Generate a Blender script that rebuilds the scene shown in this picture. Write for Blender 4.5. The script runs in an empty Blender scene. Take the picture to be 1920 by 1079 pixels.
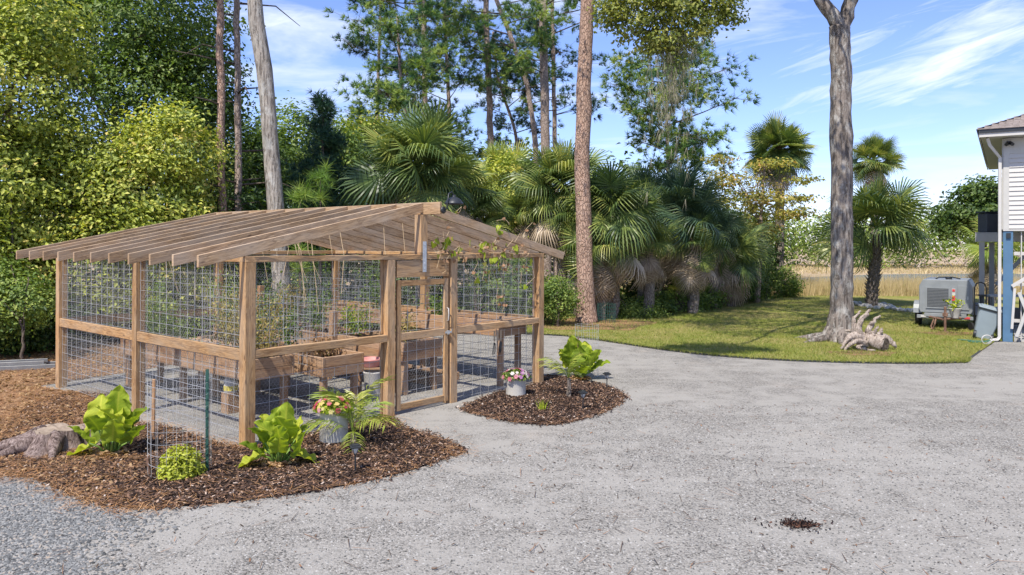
import bpy, bmesh, math, random
import numpy as np
from mathutils import Vector, Matrix, Euler

# ------------------------------------------------------------------ camera, sky, sun, exposure
S = bpy.context.scene
COL = S.collection
F_, YH, H, ROLL = 1429.0, 458.8, 2.49, 0.0037
cam_d = bpy.data.cameras.new('camera'); cam = bpy.data.objects.new('camera', cam_d); COL.objects.link(cam)
cam.location = (0, 0, H); cam.rotation_euler = (math.pi/2, -ROLL, 0)
cam_d.sensor_width = 36; cam_d.lens = 36*F_/1920; cam_d.shift_y = -(539.5-YH)/1920
cam_d.clip_end = 2000; cam_d.clip_start = .1
S.camera = cam
S.render.resolution_x = 1024; S.render.resolution_y = 575
SHX, SHY = 0.30, 0.60                      # ground shadow of one metre of height
SDIR = Vector((-SHX, -SHY, 1)).normalized()
SEL = math.asin(SDIR.z)
W = bpy.data.worlds.new('World'); S.world = W; W.use_nodes = True
wn, wl = W.node_tree.nodes, W.node_tree.links
wn.clear()
sky = wn.new('ShaderNodeTexSky'); sky.sky_type = 'NISHITA'; sky.sun_disc = False
sky.sun_elevation = SEL; sky.sun_rotation = math.atan2(SDIR.x, SDIR.y); sky.altitude = 0
sky.air_density = 1.0; sky.dust_density = 0.25; sky.ozone_density = 3.0
bg = wn.new('ShaderNodeBackground'); bg.inputs[1].default_value = 0.115
wo = wn.new('ShaderNodeOutputWorld')
tc = wn.new('ShaderNodeTexCoord')
mp = wn.new('ShaderNodeMapping'); mp.inputs['Scale'].default_value = (1.3, 1.3, 8.5); mp.inputs['Rotation'].default_value = (.25, .16, .3)
nz = wn.new('ShaderNodeTexNoise'); nz.inputs['Scale'].default_value = 1.5; nz.inputs['Detail'].default_value = 9; nz.inputs['Roughness'].default_value = .58; nz.inputs['Distortion'].default_value = .9
rp = wn.new('ShaderNodeValToRGB'); rp.color_ramp.elements[0].position = .50; rp.color_ramp.elements[1].position = .74
rp.color_ramp.elements[0].color = (.0, .0, .0, 1); rp.color_ramp.elements[1].color = (.9, .9, .9, 1)
mx = wn.new('ShaderNodeMix'); mx.data_type = 'RGBA'; mx.inputs[7].default_value = (6.6, 7.1, 7.9, 1)
tint = wn.new('ShaderNodeMix'); tint.data_type = 'RGBA'; tint.blend_type = 'MULTIPLY'; tint.inputs[0].default_value = 1; tint.inputs[7].default_value = (1.06, 1.06, 1.40, 1)
wl.new(tc.outputs['Generated'], mp.inputs[0]); wl.new(mp.outputs[0], nz.inputs[0]); wl.new(nz.outputs[0], rp.inputs[0])
wl.new(sky.outputs[0], tint.inputs[6]); wl.new(tint.outputs[2], mx.inputs[6]); wl.new(rp.outputs[0], mx.inputs[0])
nrm = wn.new('ShaderNodeVectorMath'); nrm.operation = 'NORMALIZE'; wl.new(tc.outputs['Generated'], nrm.inputs[0])
dst = wn.new('ShaderNodeVectorMath'); dst.operation = 'SUBTRACT'; wl.new(nrm.outputs[0], dst.inputs[0]); dst.inputs[1].default_value = (.50, .835, .225)
m2_ = wn.new('ShaderNodeMapping'); m2_.inputs['Rotation'].default_value = (0, .30, .53); m2_.inputs['Scale'].default_value = (1, 1, 1); wl.new(dst.outputs[0], m2_.inputs[0])
m3_ = wn.new('ShaderNodeVectorMath'); m3_.operation = 'MULTIPLY'; m3_.inputs[1].default_value = (4.6, 3, 15); wl.new(m2_.outputs[0], m3_.inputs[0])
ln_ = wn.new('ShaderNodeVectorMath'); ln_.operation = 'LENGTH'; wl.new(m3_.outputs[0], ln_.inputs[0])
fo = wn.new('ShaderNodeMapRange'); fo.inputs[1].default_value = .1; fo.inputs[2].default_value = 1.15; fo.inputs[3].default_value = .27; fo.inputs[4].default_value = 0.; wl.new(ln_.outputs['Value'], fo.inputs[0])
n2_ = wn.new('ShaderNodeTexNoise'); n2_.inputs['Scale'].default_value = 2.4; n2_.inputs['Detail'].default_value = 9; n2_.inputs['Roughness'].default_value = .62; n2_.inputs['Distortion'].default_value = .7
m4_ = wn.new('ShaderNodeVectorMath'); m4_.operation = 'MULTIPLY'; m4_.inputs[1].default_value = (2.2, 2.2, 17); wl.new(m2_.outputs[0], m4_.inputs[0]); wl.new(m4_.outputs[0], n2_.inputs[0])
ad_ = wn.new('ShaderNodeMath'); ad_.operation = 'ADD'; wl.new(fo.outputs[0], ad_.inputs[0]); wl.new(n2_.outputs[0], ad_.inputs[1])
r2_ = wn.new('ShaderNodeValToRGB'); r2_.color_ramp.elements[0].position = .62; r2_.color_ramp.elements[1].position = .92; wl.new(ad_.outputs[0], r2_.inputs[0])
x2_ = wn.new('ShaderNodeMix'); x2_.data_type = 'RGBA'; x2_.inputs[7].default_value = (7.0, 7.5, 8.3, 1); wl.new(r2_.outputs[0], x2_.inputs[0]); wl.new(mx.outputs[2], x2_.inputs[6])
wl.new(x2_.outputs[2], bg.inputs[0]); wl.new(bg.outputs[0], wo.inputs[0])
sun_d = bpy.data.lights.new('sun', 'SUN'); sun_d.energy = 4.6; sun_d.angle = math.radians(.5); sun_d.color = (1, .94, .84)
sun = bpy.data.objects.new('sun', sun_d); COL.objects.link(sun)
sun.rotation_euler = SDIR.to_track_quat('Z', 'Y').to_euler()
S.view_settings.view_transform = 'Standard'; S.view_settings.look = 'None'; S.view_settings.gamma = 1
S.view_settings.use_curve_mapping = False; S.view_settings.exposure = 0.52

# ------------------------------------------------------------------ pixel helpers (photo pixels -> metres)
def unroll(px, py):
    dx, dy = px-960, py-YH; c, s = math.cos(ROLL), math.sin(ROLL)
    return c*dx+s*dy, -s*dx+c*dy
def P(px, py, Y):
    x, y = unroll(px, py); return Vector((x*Y/F_, Y, H-y*Y/F_))
def G(px, py, z=0.0):
    x, y = unroll(px, py); Y = F_*(H-z)/y; return Vector((x*Y/F_, Y, z))
rng = np.random.default_rng(7); random.seed(7)
R = math.radians

# ------------------------------------------------------------------ materials
MATS = {}
class NT:
    def __init__(s, name):
        s.m = bpy.data.materials.new(name); s.m.use_nodes = True; s.n = s.m.node_tree.nodes; s.l = s.m.node_tree.links
        s.b = s.n['Principled BSDF']; s.out = s.n['Material Output']
    def node(s, t, **k):
        n = s.n.new(t)
        for a, v in k.items():
            if a.startswith('_'): setattr(n, a[1:], v)
        return n
    def inp(s, n, i, v):
        if hasattr(v, 'links') or isinstance(v, bpy.types.NodeSocket): s.l.new(v, n.inputs[i])
        else: n.inputs[i].default_value = v
    def coord(s, scale=(1, 1, 1), kind='Object', rot=(0, 0, 0), rnd=False):
        t = s.n.new('ShaderNodeTexCoord'); m = s.n.new('ShaderNodeMapping'); m.inputs['Scale'].default_value = scale; m.inputs['Rotation'].default_value = rot
        s.l.new(t.outputs[kind], m.inputs[0])
        if rnd:
            oi = s.n.new('ShaderNodeObjectInfo'); vm = s.n.new('ShaderNodeVectorMath'); vm.operation = 'SCALE'; vm.inputs[3].default_value = 1
            cx = s.n.new('ShaderNodeCombineXYZ'); mu = s.math('MULTIPLY', oi.outputs['Random'], 57.0)
            for k in range(3): s.l.new(mu, cx.inputs[k])
            s.l.new(cx.outputs[0], m.inputs['Location'])
        return m.outputs[0]
    def noise(s, vec, scale, detail=3, rough=.55, dist=0.):
        n = s.n.new('ShaderNodeTexNoise'); s.l.new(vec, n.inputs['Vector']); n.inputs['Scale'].default_value = scale; n.inputs['Detail'].default_value = detail
        n.inputs['Roughness'].default_value = rough; n.inputs['Distortion'].default_value = dist; return n.outputs[0]
    def voro(s, vec, scale, feature='F1', out=0, rnd=1.):
        n = s.n.new('ShaderNodeTexVoronoi'); n.feature = feature; s.l.new(vec, n.inputs['Vector']); n.inputs['Scale'].default_value = scale
        n.inputs['Randomness'].default_value = rnd; return n.outputs[out]
    def math(s, op, a, b=0., c=None):
        n = s.n.new('ShaderNodeMath'); n.operation = op; s.inp(n, 0, a); s.inp(n, 1, b)
        if c is not None: s.inp(n, 2, c)
        return n.outputs[0]
    def ramp(s, fac, stops):
        n = s.n.new('ShaderNodeValToRGB'); s.l.new(fac, n.inputs[0]); e = n.color_ramp.elements
        while len(e) < len(stops): e.new(.5)
        for k, (p, c) in enumerate(stops):
            e[k].position = p; c = (c, c, c) if isinstance(c, (int, float)) else c; e[k].color = (*c, 1)
        return n.outputs[0]
    def mix(s, f, a, b, mode='MIX'):
        n = s.n.new('ShaderNodeMix'); n.data_type = 'RGBA'; n.blend_type = mode
        s.inp(n, 0, f)
        for i, v in ((6, a), (7, b)):
            if isinstance(v, tuple): n.inputs[i].default_value = (*v, 1)
            else: s.l.new(v, n.inputs[i])
        return n.outputs[2]
    def attr(s, name='r'):
        n = s.n.new('ShaderNodeAttribute'); n.attribute_name = name; return n.outputs['Fac']
    def color(s, c):
        if isinstance(c, tuple): s.b.inputs['Base Color'].default_value = (*c, 1)
        else: s.l.new(c, s.b.inputs['Base Color'])
    def bump(s, h, strength=.5, dist=.01):
        n = s.n.new('ShaderNodeBump'); n.inputs['Strength'].default_value = strength; n.inputs['Distance'].default_value = dist
        s.l.new(h, n.inputs['Height']); s.l.new(n.outputs[0], s.b.inputs['Normal'])
    def fin(s, rough=.8, metal=0., spec=.3):
        s.b.inputs['Roughness'].default_value = rough; s.b.inputs['Metallic'].default_value = metal; s.b.inputs['Specular IOR Level'].default_value = spec
        return s.m

def wood_mat(name, a, b, dark, grey, greyamt=.5):
    t = NT(name); v = t.coord((.6, 5.5, 5.5), rnd=True)
    g = t.noise(v, 3.2, 5, .6, 1.2)
    v2 = t.coord((1.5, 34, 34), rnd=True); f = t.noise(v2, 3, 3, .6, .4)
    base = t.ramp(g, [(.3, a), (.52, b), (.72, a)])
    ln = t.ramp(t.math('FRACT', t.math('MULTIPLY', g, 4.5)), [(0, .0), (.45, .1), (.9, 1.), (1., .2)])
    base = t.mix(t.math('MULTIPLY', ln, .8), base, dark)
    base = t.mix(t.ramp(f, [(.42, 0.), (.68, .8)]), base, dark)
    kv = t.coord((2.2, 7, 7), rnd=True); k = t.voro(kv, 1.0)
    base = t.mix(t.ramp(k, [(.035, .9), (.11, 0.)]), base, (.10, .05, .025))
    w = t.noise(t.coord((.8, 2, 2), rnd=True), 2, 4, .6)
    geo = t.n.new('ShaderNodeNewGeometry'); sx = t.n.new('ShaderNodeSeparateXYZ'); t.l.new(geo.outputs['Normal'], sx.inputs[0])
    up = t.math('MULTIPLY', t.math('MAXIMUM', sx.outputs[2], 0.), .45)
    wf = t.math('MULTIPLY', t.math('ADD', t.ramp(w, [(.4, 0.), (.65, 1.)]), up), greyamt)
    base = t.mix(wf, base, grey)
    oi = t.n.new('ShaderNodeObjectInfo')
    base = t.mix(1., base, t.ramp(oi.outputs['Random'], [(0, (.82, .80, .78)), (1, (1.12, 1.1, 1.08))]), 'MULTIPLY')
    t.color(base); t.bump(t.math('ADD', g, t.math('MULTIPLY', f, .5)), .35, .006)
    return t.fin(.75, 0, .25)
def plain(name, c, rough=.6, metal=0., spec=.4, var=.12, scale=6., bump=0.):
    t = NT(name); n = t.noise(t.coord(), scale, 4, .6)
    lo = tuple(x*(1-var) for x in c); hi = tuple(min(1, x*(1+var)) for x in c)
    t.color(t.ramp(n, [(.3, lo), (.7, hi)]))
    if bump: t.bump(n, bump, .01)
    return t.fin(rough, metal, spec)
def leaf_mat(name, stops, trans=.35, rough=.5, spec=.35):
    t = NT(name); c = t.ramp(t.attr('r'), stops); t.color(c); t.fin(rough, 0, spec)
    tr = t.n.new('ShaderNodeBsdfTranslucent'); mxs = t.n.new('ShaderNodeMixShader'); mxs.inputs[0].default_value = trans
    t.l.new(t.mix(1., c, (1.25, 1.3, .55), 'MULTIPLY'), tr.inputs[0]); t.l.new(t.b.outputs[0], mxs.inputs[1]); t.l.new(tr.outputs[0], mxs.inputs[2]); t.l.new(mxs.outputs[0], t.out.inputs[0])
    return t.m
def frond_mat(name, stops, trans=.25):       # colour varies per frond object and per blade
    t = NT(name); oi = t.n.new('ShaderNodeObjectInfo')
    f = t.math('ADD', t.math('MULTIPLY', oi.outputs['Random'], .55), t.math('MULTIPLY', t.attr('r'), .45))
    c = t.ramp(f, stops); t.color(c); t.fin(.42, 0, .45)
    tr = t.n.new('ShaderNodeBsdfTranslucent'); mxs = t.n.new('ShaderNodeMixShader'); mxs.inputs[0].default_value = trans
    t.l.new(t.mix(1., c, (1.2, 1.25, .6), 'MULTIPLY'), tr.inputs[0]); t.l.new(t.b.outputs[0], mxs.inputs[1]); t.l.new(tr.outputs[0], mxs.inputs[2]); t.l.new(mxs.outputs[0], t.out.inputs[0])
    return t.m
def bark_mat(name, a, b, dark, plates=False, lichen=None, sc=1.):
    t = NT(name); v = t.coord((1, 1, .28 if not plates else .45)); n = t.noise(t.coord(), 1.3*sc, 5, .6)
    fine = t.noise(v, 14*sc, 5, .7, .6)
    if plates:
        vd = t.n.new('ShaderNodeVectorMath'); vd.operation='ADD'; t.l.new(v, vd.inputs[0]); nn_ = t.n.new('ShaderNodeTexNoise'); nn_.inputs['Scale'].default_value = 6; nn_.inputs['Detail'].default_value = 4; t.l.new(v, nn_.inputs[0]); sc_ = t.n.new('ShaderNodeVectorMath'); sc_.operation='SCALE'; sc_.inputs[3].default_value=.16; t.l.new(nn_.outputs[1], sc_.inputs[0]); t.l.new(sc_.outputs[0], vd.inputs[1]); e = t.voro(vd.outputs[0], 15*sc, 'DISTANCE_TO_EDGE'); crack = t.ramp(e, [(0., .95), (.07, .35), (.16, 0.)])
    else:
        e = t.noise(t.coord((1, 1, .12)), 16*sc, 4, .65, .5); crack = t.ramp(e, [(.38, .9), (.5, 0.)])
    c = t.mix(t.ramp(fine, [(.3, 0.), (.7, 1.)]), a, b); c = t.mix(t.math('MULTIPLY', crack, .8), c, dark)
    if lichen:
        l = t.noise(t.coord((1, 1, .55)), 4.2*sc, 8, .75, .4); c = t.mix(t.ramp(l, [(.50, 0.), (.62, .8)]), c, lichen)
    c = t.mix(1., c, t.ramp(n, [(.3, (.78, .78, .78)), (.7, (1.15, 1.15, 1.15))]), 'MULTIPLY')
    t.color(c); t.bump(t.math('SUBTRACT', fine, crack), .8, .03)
    return t.fin(.9, 0, .15)

M = {}
M['wood'] = wood_mat('treated_pine', (.64, .415, .205), (.52, .31, .14), (.18, .09, .04), (.42, .35, .26), .40)
M['wood_rafter'] = wood_mat('weathered_pine', (.61, .43, .25), (.48, .32, .18), (.18, .105, .055), (.48, .40, .31), .5)
M['plank'] = wood_mat('cedar_board', (.52, .32, .17), (.42, .25, .13), (.20, .10, .05), (.42, .33, .25), .5)
M['wire'] = plain('galvanised_wire', (.50, .50, .49), .35, .55, .5)
M['hexwire'] = plain('hex_netting', (.34, .34, .33), .45, .4, .4)
M['steel'] = plain('galvanised_steel', (.55, .57, .58), .4, .7, .5, .2, 20)
M['black'] = plain('black_metal', (.025, .028, .032), .4, .1, .5)
M['crock'] = plain('stoneware', (.56, .53, .47), .45, 0, .5, .08, 5)
M['white'] = plain('white_paint', (.50, .48, .45), .5, 0, .4, .05, 4)
M['offwhite'] = plain('cream_paint', (.46, .45, .42), .55, 0, .4, .06, 4)
M['red'] = plain('red_plastic', (.55, .05, .05), .4, 0, .5)
M['pink'] = plain('faded_pink_plastic', (.50, .22, .20), .5, 0, .4)
M['blue'] = plain('blue_paint', (.075, .155, .25), .55, 0, .4, .1, 3)
M['soil'] = plain('potting_soil', (.07, .045, .03), .95, 0, .1, .5, 30, .5)
M['green_post'] = plain('green_steel', (.03, .09, .07), .45, .2, .4)
M['concrete'] = plain('concrete', (.42, .41, .39), .85, 0, .2, .12, 5)
M['rubber'] = plain('rubber', (.02, .02, .02), .8, 0, .3)
M['rust'] = plain('rusty_steel', (.20, .12, .085), .85, .2, .2, .4, 15)
M['trailer'] = plain('grey_enamel', (.25, .265, .27), .4, .15, .5, .12, 3)
M['trailer_dark'] = plain('radiator_mesh', (.10, .105, .11), .6, .2, .3, .2, 40)
M['bin'] = plain('grey_plastic', (.27, .32, .35), .5, 0, .4, .06, 3)
M['alu'] = plain('aluminium', (.27, .27, .26), .45, .6, .5, .15, 6)
M['twine'] = plain('jute_twine', (.5, .38, .24), .9, 0, .1)
M['hose'] = plain('green_hose', (.04, .16, .12), .5, 0, .4)
M['glass'] = plain('lens_glass', (.55, .55, .5), .15, 0, .6)

t = NT('driftwood'); v = t.coord(); f = t.noise(t.coord((1.6, 1.6, .3)), 18, 7, .75, 1.6); c = t.ramp(f, [(.36, (.05, .035, .03)), (.46, (.30, .24, .20)), (.62, (.58, .50, .42))])
t.color(c); t.bump(f, .9, .03); M['drift'] = t.fin(.9, 0, .15)
t = NT('stump_wood'); f = t.noise(t.coord((1.3, 1.3, .25)), 17, 7, .78, 1.4); t.color(t.ramp(f, [(.38, (.03, .02, .018)), (.48, (.20, .145, .125)), (.62, (.40, .32, .285))])); t.bump(f, .9, .03); M['stump'] = t.fin(.9, 0, .1)
t = NT('cut_wood'); f = t.noise(t.coord(), 8, 5, .6, 1); t.color(t.ramp(f, [(.3, (.20, .15, .11)), (.7, (.38, .31, .24))])); t.bump(f, .4, .01); M['cut'] = t.fin(.9, 0, .1)

M['bark_pine'] = bark_mat('pine_bark', (.40, .25, .18), (.50, .36, .28), (.15, .085, .06), True)
M['bark_oak'] = bark_mat('oak_bark', (.17, .14, .12), (.28, .24, .205), (.05, .04, .034), False, (.46, .44, .40))
M['bark_grey'] = bark_mat('grey_bark', (.28, .24, .20), (.40, .36, .31), (.10, .08, .065), False, (.52, .50, .45))
M['bark_far'] = bark_mat('far_pine_bark', (.32, .24, .19), (.44, .36, .31), (.14, .10, .08), True, None, .8)
M['bark_dark'] = bark_mat('dark_bark', (.11, .085, .065), (.18, .145, .115), (.05, .035, .03))
M['bark_palm'] = bark_mat('palm_bark', (.24, .19, .15), (.36, .31, .26), (.08, .06, .045), True)

M['leaf_vine'] = leaf_mat('vine_leaves', [(0, (.04, .075, .016)), (.3, (.18, .24, .045)), (.55, (.42, .47, .09)), (.88, (.58, .58, .13)), (1, (.64, .52, .15))])
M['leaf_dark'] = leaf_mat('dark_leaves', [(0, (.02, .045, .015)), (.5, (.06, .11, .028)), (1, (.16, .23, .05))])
M['leaf_mid'] = leaf_mat('mid_leaves', [(0, (.035, .075, .018)), (.5, (.15, .23, .05)), (1, (.36, .43, .10))])
M['leaf_oak'] = leaf_mat('oak_leaves', [(0, (.04, .065, .018)), (.5, (.19, .23, .045)), (1, (.42, .40, .10))])
M['leaf_yellow'] = leaf_mat('autumn_leaves', [(0, (.16, .20, .04)), (.45, (.38, .36, .08)), (.8, (.55, .42, .12)), (1, (.52, .28, .10))])
M['leaf_bright'] = leaf_mat('bright_leaves', [(0, (.13, .20, .02)), (.5, (.31, .40, .035)), (1, (.60, .60, .08))], .42, .62, .2)
M['leaf_lime'] = leaf_mat('lime_leaves', [(0, (.22, .26, .02)), (.5, (.42, .46, .05)), (1, (.58, .58, .12))])
M['leaf_dry'] = leaf_mat('dry_leaves', [(0, (.16, .08, .04)), (.5, (.30, .17, .09)), (1, (.48, .33, .17))], .2)
M['leaf_straw'] = leaf_mat('straw_stems', [(0, (.26, .19, .06)), (.5, (.42, .33, .11)), (1, (.22, .25, .06))], .25)
M['needle'] = leaf_mat('pine_needles', [(0, (.02, .07, .04)), (.4, (.07, .16, .05)), (.7, (.24, .34, .06)), (1, (.44, .50, .10))], .2)
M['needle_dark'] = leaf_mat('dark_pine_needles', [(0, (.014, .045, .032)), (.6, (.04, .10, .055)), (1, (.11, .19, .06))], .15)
M['needle_lite'] = leaf_mat('young_pine_needles', [(0, (.08, .16, .03)), (.6, (.18, .30, .05)), (1, (.34, .42, .09))], .3)
M['moss'] = leaf_mat('spanish_moss', [(0, (.20, .19, .13)), (1, (.40, .36, .26))], .3)
M['frond'] = frond_mat('palm_frond', [(0, (.035, .075, .03)), (.4, (.11, .17, .05)), (.75, (.27, .32, .075)), (1, (.50, .47, .14))])
M['frond_blue'] = frond_mat('blue_palm_frond', [(0, (.03, .065, .045)), (.55, (.09, .15, .08)), (1, (.25, .30, .13))])
M['frond_yel'] = frond_mat('yellow_palm_frond', [(0, (.12, .19, .035)), (.5, (.28, .35, .055)), (1, (.50, .44, .11))])
M['frond_dead'] = frond_mat('dead_palm_frond', [(0, (.20, .14, .09)), (.5, (.42, .32, .22)), (1, (.60, .48, .35))], .1)
M['marsh'] = leaf_mat('marsh_grass_blades', [(0, (.32, .26, .12)), (.5, (.52, .41, .23)), (.85, (.62, .49, .30)), (1, (.34, .36, .12))], .25)
M['grass_blade'] = leaf_mat('lawn_blades', [(0, (.10, .14, .02)), (.45, (.22, .26, .045)), (.75, (.34, .32, .08)), (1, (.46, .36, .16))], .3)
M['flower'] = leaf_mat('flower_petals', [(0, (.45, .05, .08)), (.22, (.50, .10, .16)), (.3, (.56, .30, .33)), (.5, (.60, .54, .50)), (.62, (.60, .50, .14)), (.75, (.55, .18, .20)), (.9, (.35, .16, .36)), (1, (.6, .30, .34))], .2)
def stem_mat():
    t = NT('leaf_stalk'); t.color((.16, .26, .05)); return t.fin(.5)
M['stalk'] = stem_mat()
M['chip'] = leaf_mat('bark_chips', [(0, (.018, .012, .010)), (.5, (.055, .035, .027)), (.8, (.14, .085, .06)), (.95, (.30, .18, .11)), (1, (.50, .42, .36))], .0, .85, .15)
M['straw'] = leaf_mat('pine_straw', [(0, (.18, .08, .03)), (.5, (.40, .20, .08)), (1, (.62, .38, .19))], .0, .8, .15)
M['pebble'] = leaf_mat('pebbles', [(0, (.06, .06, .058)), (.4, (.17, .168, .16)), (.75, (.27, .265, .25)), (1, (.38, .37, .35))], .0, .85, .2)
M['pebble_dark'] = leaf_mat('dark_pebbles', [(0, (.05, .052, .053)), (.5, (.16, .165, .165)), (.85, (.27, .27, .262)), (1, (.33, .28, .23))], .0, .85, .2)
M['char'] = leaf_mat('charred_bits', [(0, (.01, .008, .008)), (.7, (.035, .02, .017)), (1, (.14, .07, .045))], .0, .9, .1)
M['litter'] = leaf_mat('fallen_bits', [(0, (.05, .035, .025)), (.6, (.14, .09, .06)), (1, (.32, .17, .09))], .0, .85, .15)

# ground materials
t = NT('gravel'); v = t.coord()
big = t.noise(v, .35, 5, .6, .3); mid = t.noise(v, 2.2, 5, .62, .3); sp = t.voro(v, 62, out=1); spd = t.voro(v, 62)
val = t.n.new('ShaderNodeSeparateColor'); t.l.new(sp, val.inputs[0])
stones = t.ramp(val.outputs[0], [(0, (.075, .07, .062)), (.18, (.185, .175, .157)), (.6, (.265, .25, .225)), (1, (.365, .345, .31))])
fines = t.ramp(t.noise(v, 90, 4, .7), [(.3, (.255, .242, .218)), (.7, (.355, .337, .303))])
fac = t.ramp(t.math('ADD', t.math('MULTIPLY', big, .5), t.math('MULTIPLY', mid, .5)), [(.45, 0.), (.58, .9)])
trk = t.noise(t.coord((.22, 2.0, 1), rot=(0, 0, .35)), 1.0, 4, .6, .3); fac = t.math('MINIMUM', t.math('ADD', fac, t.ramp(trk, [(.52, 0.), (.66, .55)])), .95)
c = t.mix(fac, stones, fines)
dk = t.noise(v, 34, 4, .75); c = t.mix(t.ramp(dk, [(.58, 0.), (.69, .5)]), c, (.09, .085, .075))
br = t.noise(v, .8, 4, .6, .5); c = t.mix(t.ramp(br, [(.60, 0.), (.8, .35)]), c, (.36, .30, .24))
t.color(c); h = t.math('MULTIPLY', t.math('SUBTRACT', 1., spd), t.math('SUBTRACT', 1.15, fac)); t.bump(t.math('ADD', h, t.math('MULTIPLY', dk, .8)), .75, .012); M['gravel'] = t.fin(.92, 0, .15)
t = NT('coarse_gravel'); v = t.coord(); sp = t.voro(v, 40, out=1); spd = t.voro(v, 40); val = t.n.new('ShaderNodeSeparateColor'); t.l.new(sp, val.inputs[0])
c = t.ramp(val.outputs[0], [(0, (.07, .072, .073)), (.5, (.17, .172, .168)), (.85, (.25, .248, .24)), (1, (.30, .25, .19))])
c = t.mix(t.ramp(spd, [(.3, 0.), (.7, .85)]), c, (.06, .06, .06)); t.color(c); t.bump(t.math('SUBTRACT', 1., spd), 1., .02); M['coarse'] = t.fin(.9, 0, .2)
t = NT('mulch'); v = t.coord(); a = t.noise(v, 30, 6, .75, 1.2); b = t.noise(v, 1.6, 4, .6)
c = t.ramp(a, [(.3, (.014, .010, .008)), (.55, (.045, .03, .022)), (.7, (.11, .07, .045)), (.8, (.26, .17, .11))]); t.color(c); t.bump(a, 1., .03); M['mulch'] = t.fin(.95, 0, .1)
t = NT('straw_ground'); v = t.coord(); a = t.noise(t.coord((1, 1, 1)), 26, 6, .75, 1.5); b = t.noise(v, .9, 5, .6, .4)
c1 = t.ramp(a, [(.3, (.16, .085, .04)), (.5, (.34, .20, .11)), (.7, (.52, .34, .20))]); c2 = t.ramp(a, [(.3, (.03, .02, .015)), (.55, (.12, .075, .05)), (.75, (.26, .17, .11))])
t.color(t.mix(t.ramp(b, [(.45, 0.), (.62, 1.)]), c1, c2)); t.bump(a, 1., .03); M['strawg'] = t.fin(.95, 0, .1)
t = NT('lawn'); v = t.coord(); a = t.noise(v, 40, 5, .75); b = t.noise(v, .55, 5, .6, .4); g2 = t.noise(v, 3.5, 5, .7)
c1 = t.ramp(a, [(.3, (.09, .12, .02)), (.55, (.20, .235, .04)), (.75, (.31, .32, .07))]); c2 = t.ramp(a, [(.3, (.20, .165, .06)), (.7, (.42, .34, .15))])
c = t.mix(t.ramp(t.math('ADD', t.math('MULTIPLY', b, .6), t.math('MULTIPLY', g2, .4)), [(.42, 0.), (.58, .85)]), c1, c2); t.color(c); t.bump(a, .8, .03); M['lawn'] = t.fin(.95, 0, .1)
t = NT('marsh_ground'); v = t.coord((.25, 1, 1)); a = t.noise(v, .35, 6, .7, .4); b = t.noise(t.coord((1, 1, 1)), 3, 5, .7)
c = t.mix(t.ramp(a, [(.4, 0.), (.6, 1.)]), (.38, .27, .16), (.46, .36, .24)); c = t.mix(t.ramp(b, [(.35, .5), (.6, 0.)]), c, (.24, .20, .11)); t.color(c); M['marshg'] = t.fin(.95, 0, .1)
t = NT('leaf_litter'); v = t.coord(); a = t.noise(v, 22, 6, .75, 1.2); t.color(t.ramp(a, [(.3, (.03, .022, .015)), (.55, (.10, .065, .04)), (.75, (.22, .14, .08))])); t.bump(a, 1., .03); M['floor'] = t.fin(.95, 0, .1)
t = NT('creek'); t.color((.13, .13, .12)); M['creek'] = t.fin(.25, 0, .5)
t = NT('shingles'); v = t.coord((1, 1, 1)); a = t.noise(v, 9, 4, .7); t.color(t.ramp(a, [(.3, (.16, .135, .125)), (.7, (.30, .255, .235))])); t.bump(a, .5, .01); M['shingle'] = t.fin(.9, 0, .15)

# ------------------------------------------------------------------ object helpers
def tag(o, label=None, cat=None, group=None, kind=None):
    if label: o['label'] = label
    if cat: o['category'] = cat
    if group: o['group'] = group
    if kind: o['kind'] = kind
    return o
def thing(name, loc, label, cat, group=None, rz=0.):
    o = bpy.data.objects.new(name, None); o.empty_display_size = .2; COL.objects.link(o); o.location = loc; o.rotation_euler = (0, 0, rz)
    return tag(o, label, cat, group)
def link(name, me, parent=None, loc=None, rot=None, scale=None, kind=None):
    o = bpy.data.objects.new(name, me); COL.objects.link(o)
    if parent: o.parent = parent
    if loc is not None: o.location = loc
    if rot is not None: o.rotation_euler = rot
    if scale is not None: o.scale = scale if hasattr(scale, '__len__') else (scale,)*3
    if kind: o['kind'] = kind
    return o
def npmesh(name, V, Fc, mat, r=None, smooth=False):
    V = np.asarray(V, dtype=np.float32).reshape(-1, 3); Fc = np.asarray(Fc, dtype=np.int32); k = Fc.shape[1]
    me = bpy.data.meshes.new(name); me.vertices.add(len(V)); me.vertices.foreach_set('co', V.ravel())
    me.loops.add(Fc.size); me.loops.foreach_set('vertex_index', Fc.ravel())
    me.polygons.add(len(Fc)); me.polygons.foreach_set('loop_start', np.arange(0, Fc.size, k, dtype=np.int32))
    me.polygons.foreach_set('loop_total', np.full(len(Fc), k, dtype=np.int32))
    if smooth: me.polygons.foreach_set('use_smooth', np.ones(len(Fc), dtype=bool))
    if r is not None:
        at = me.attributes.new('r', 'FLOAT', 'POINT'); at.data.foreach_set('value', np.asarray(r, dtype=np.float32))
    me.update(calc_edges=True)
    if mat: me.materials.append(mat)
    return me
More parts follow.
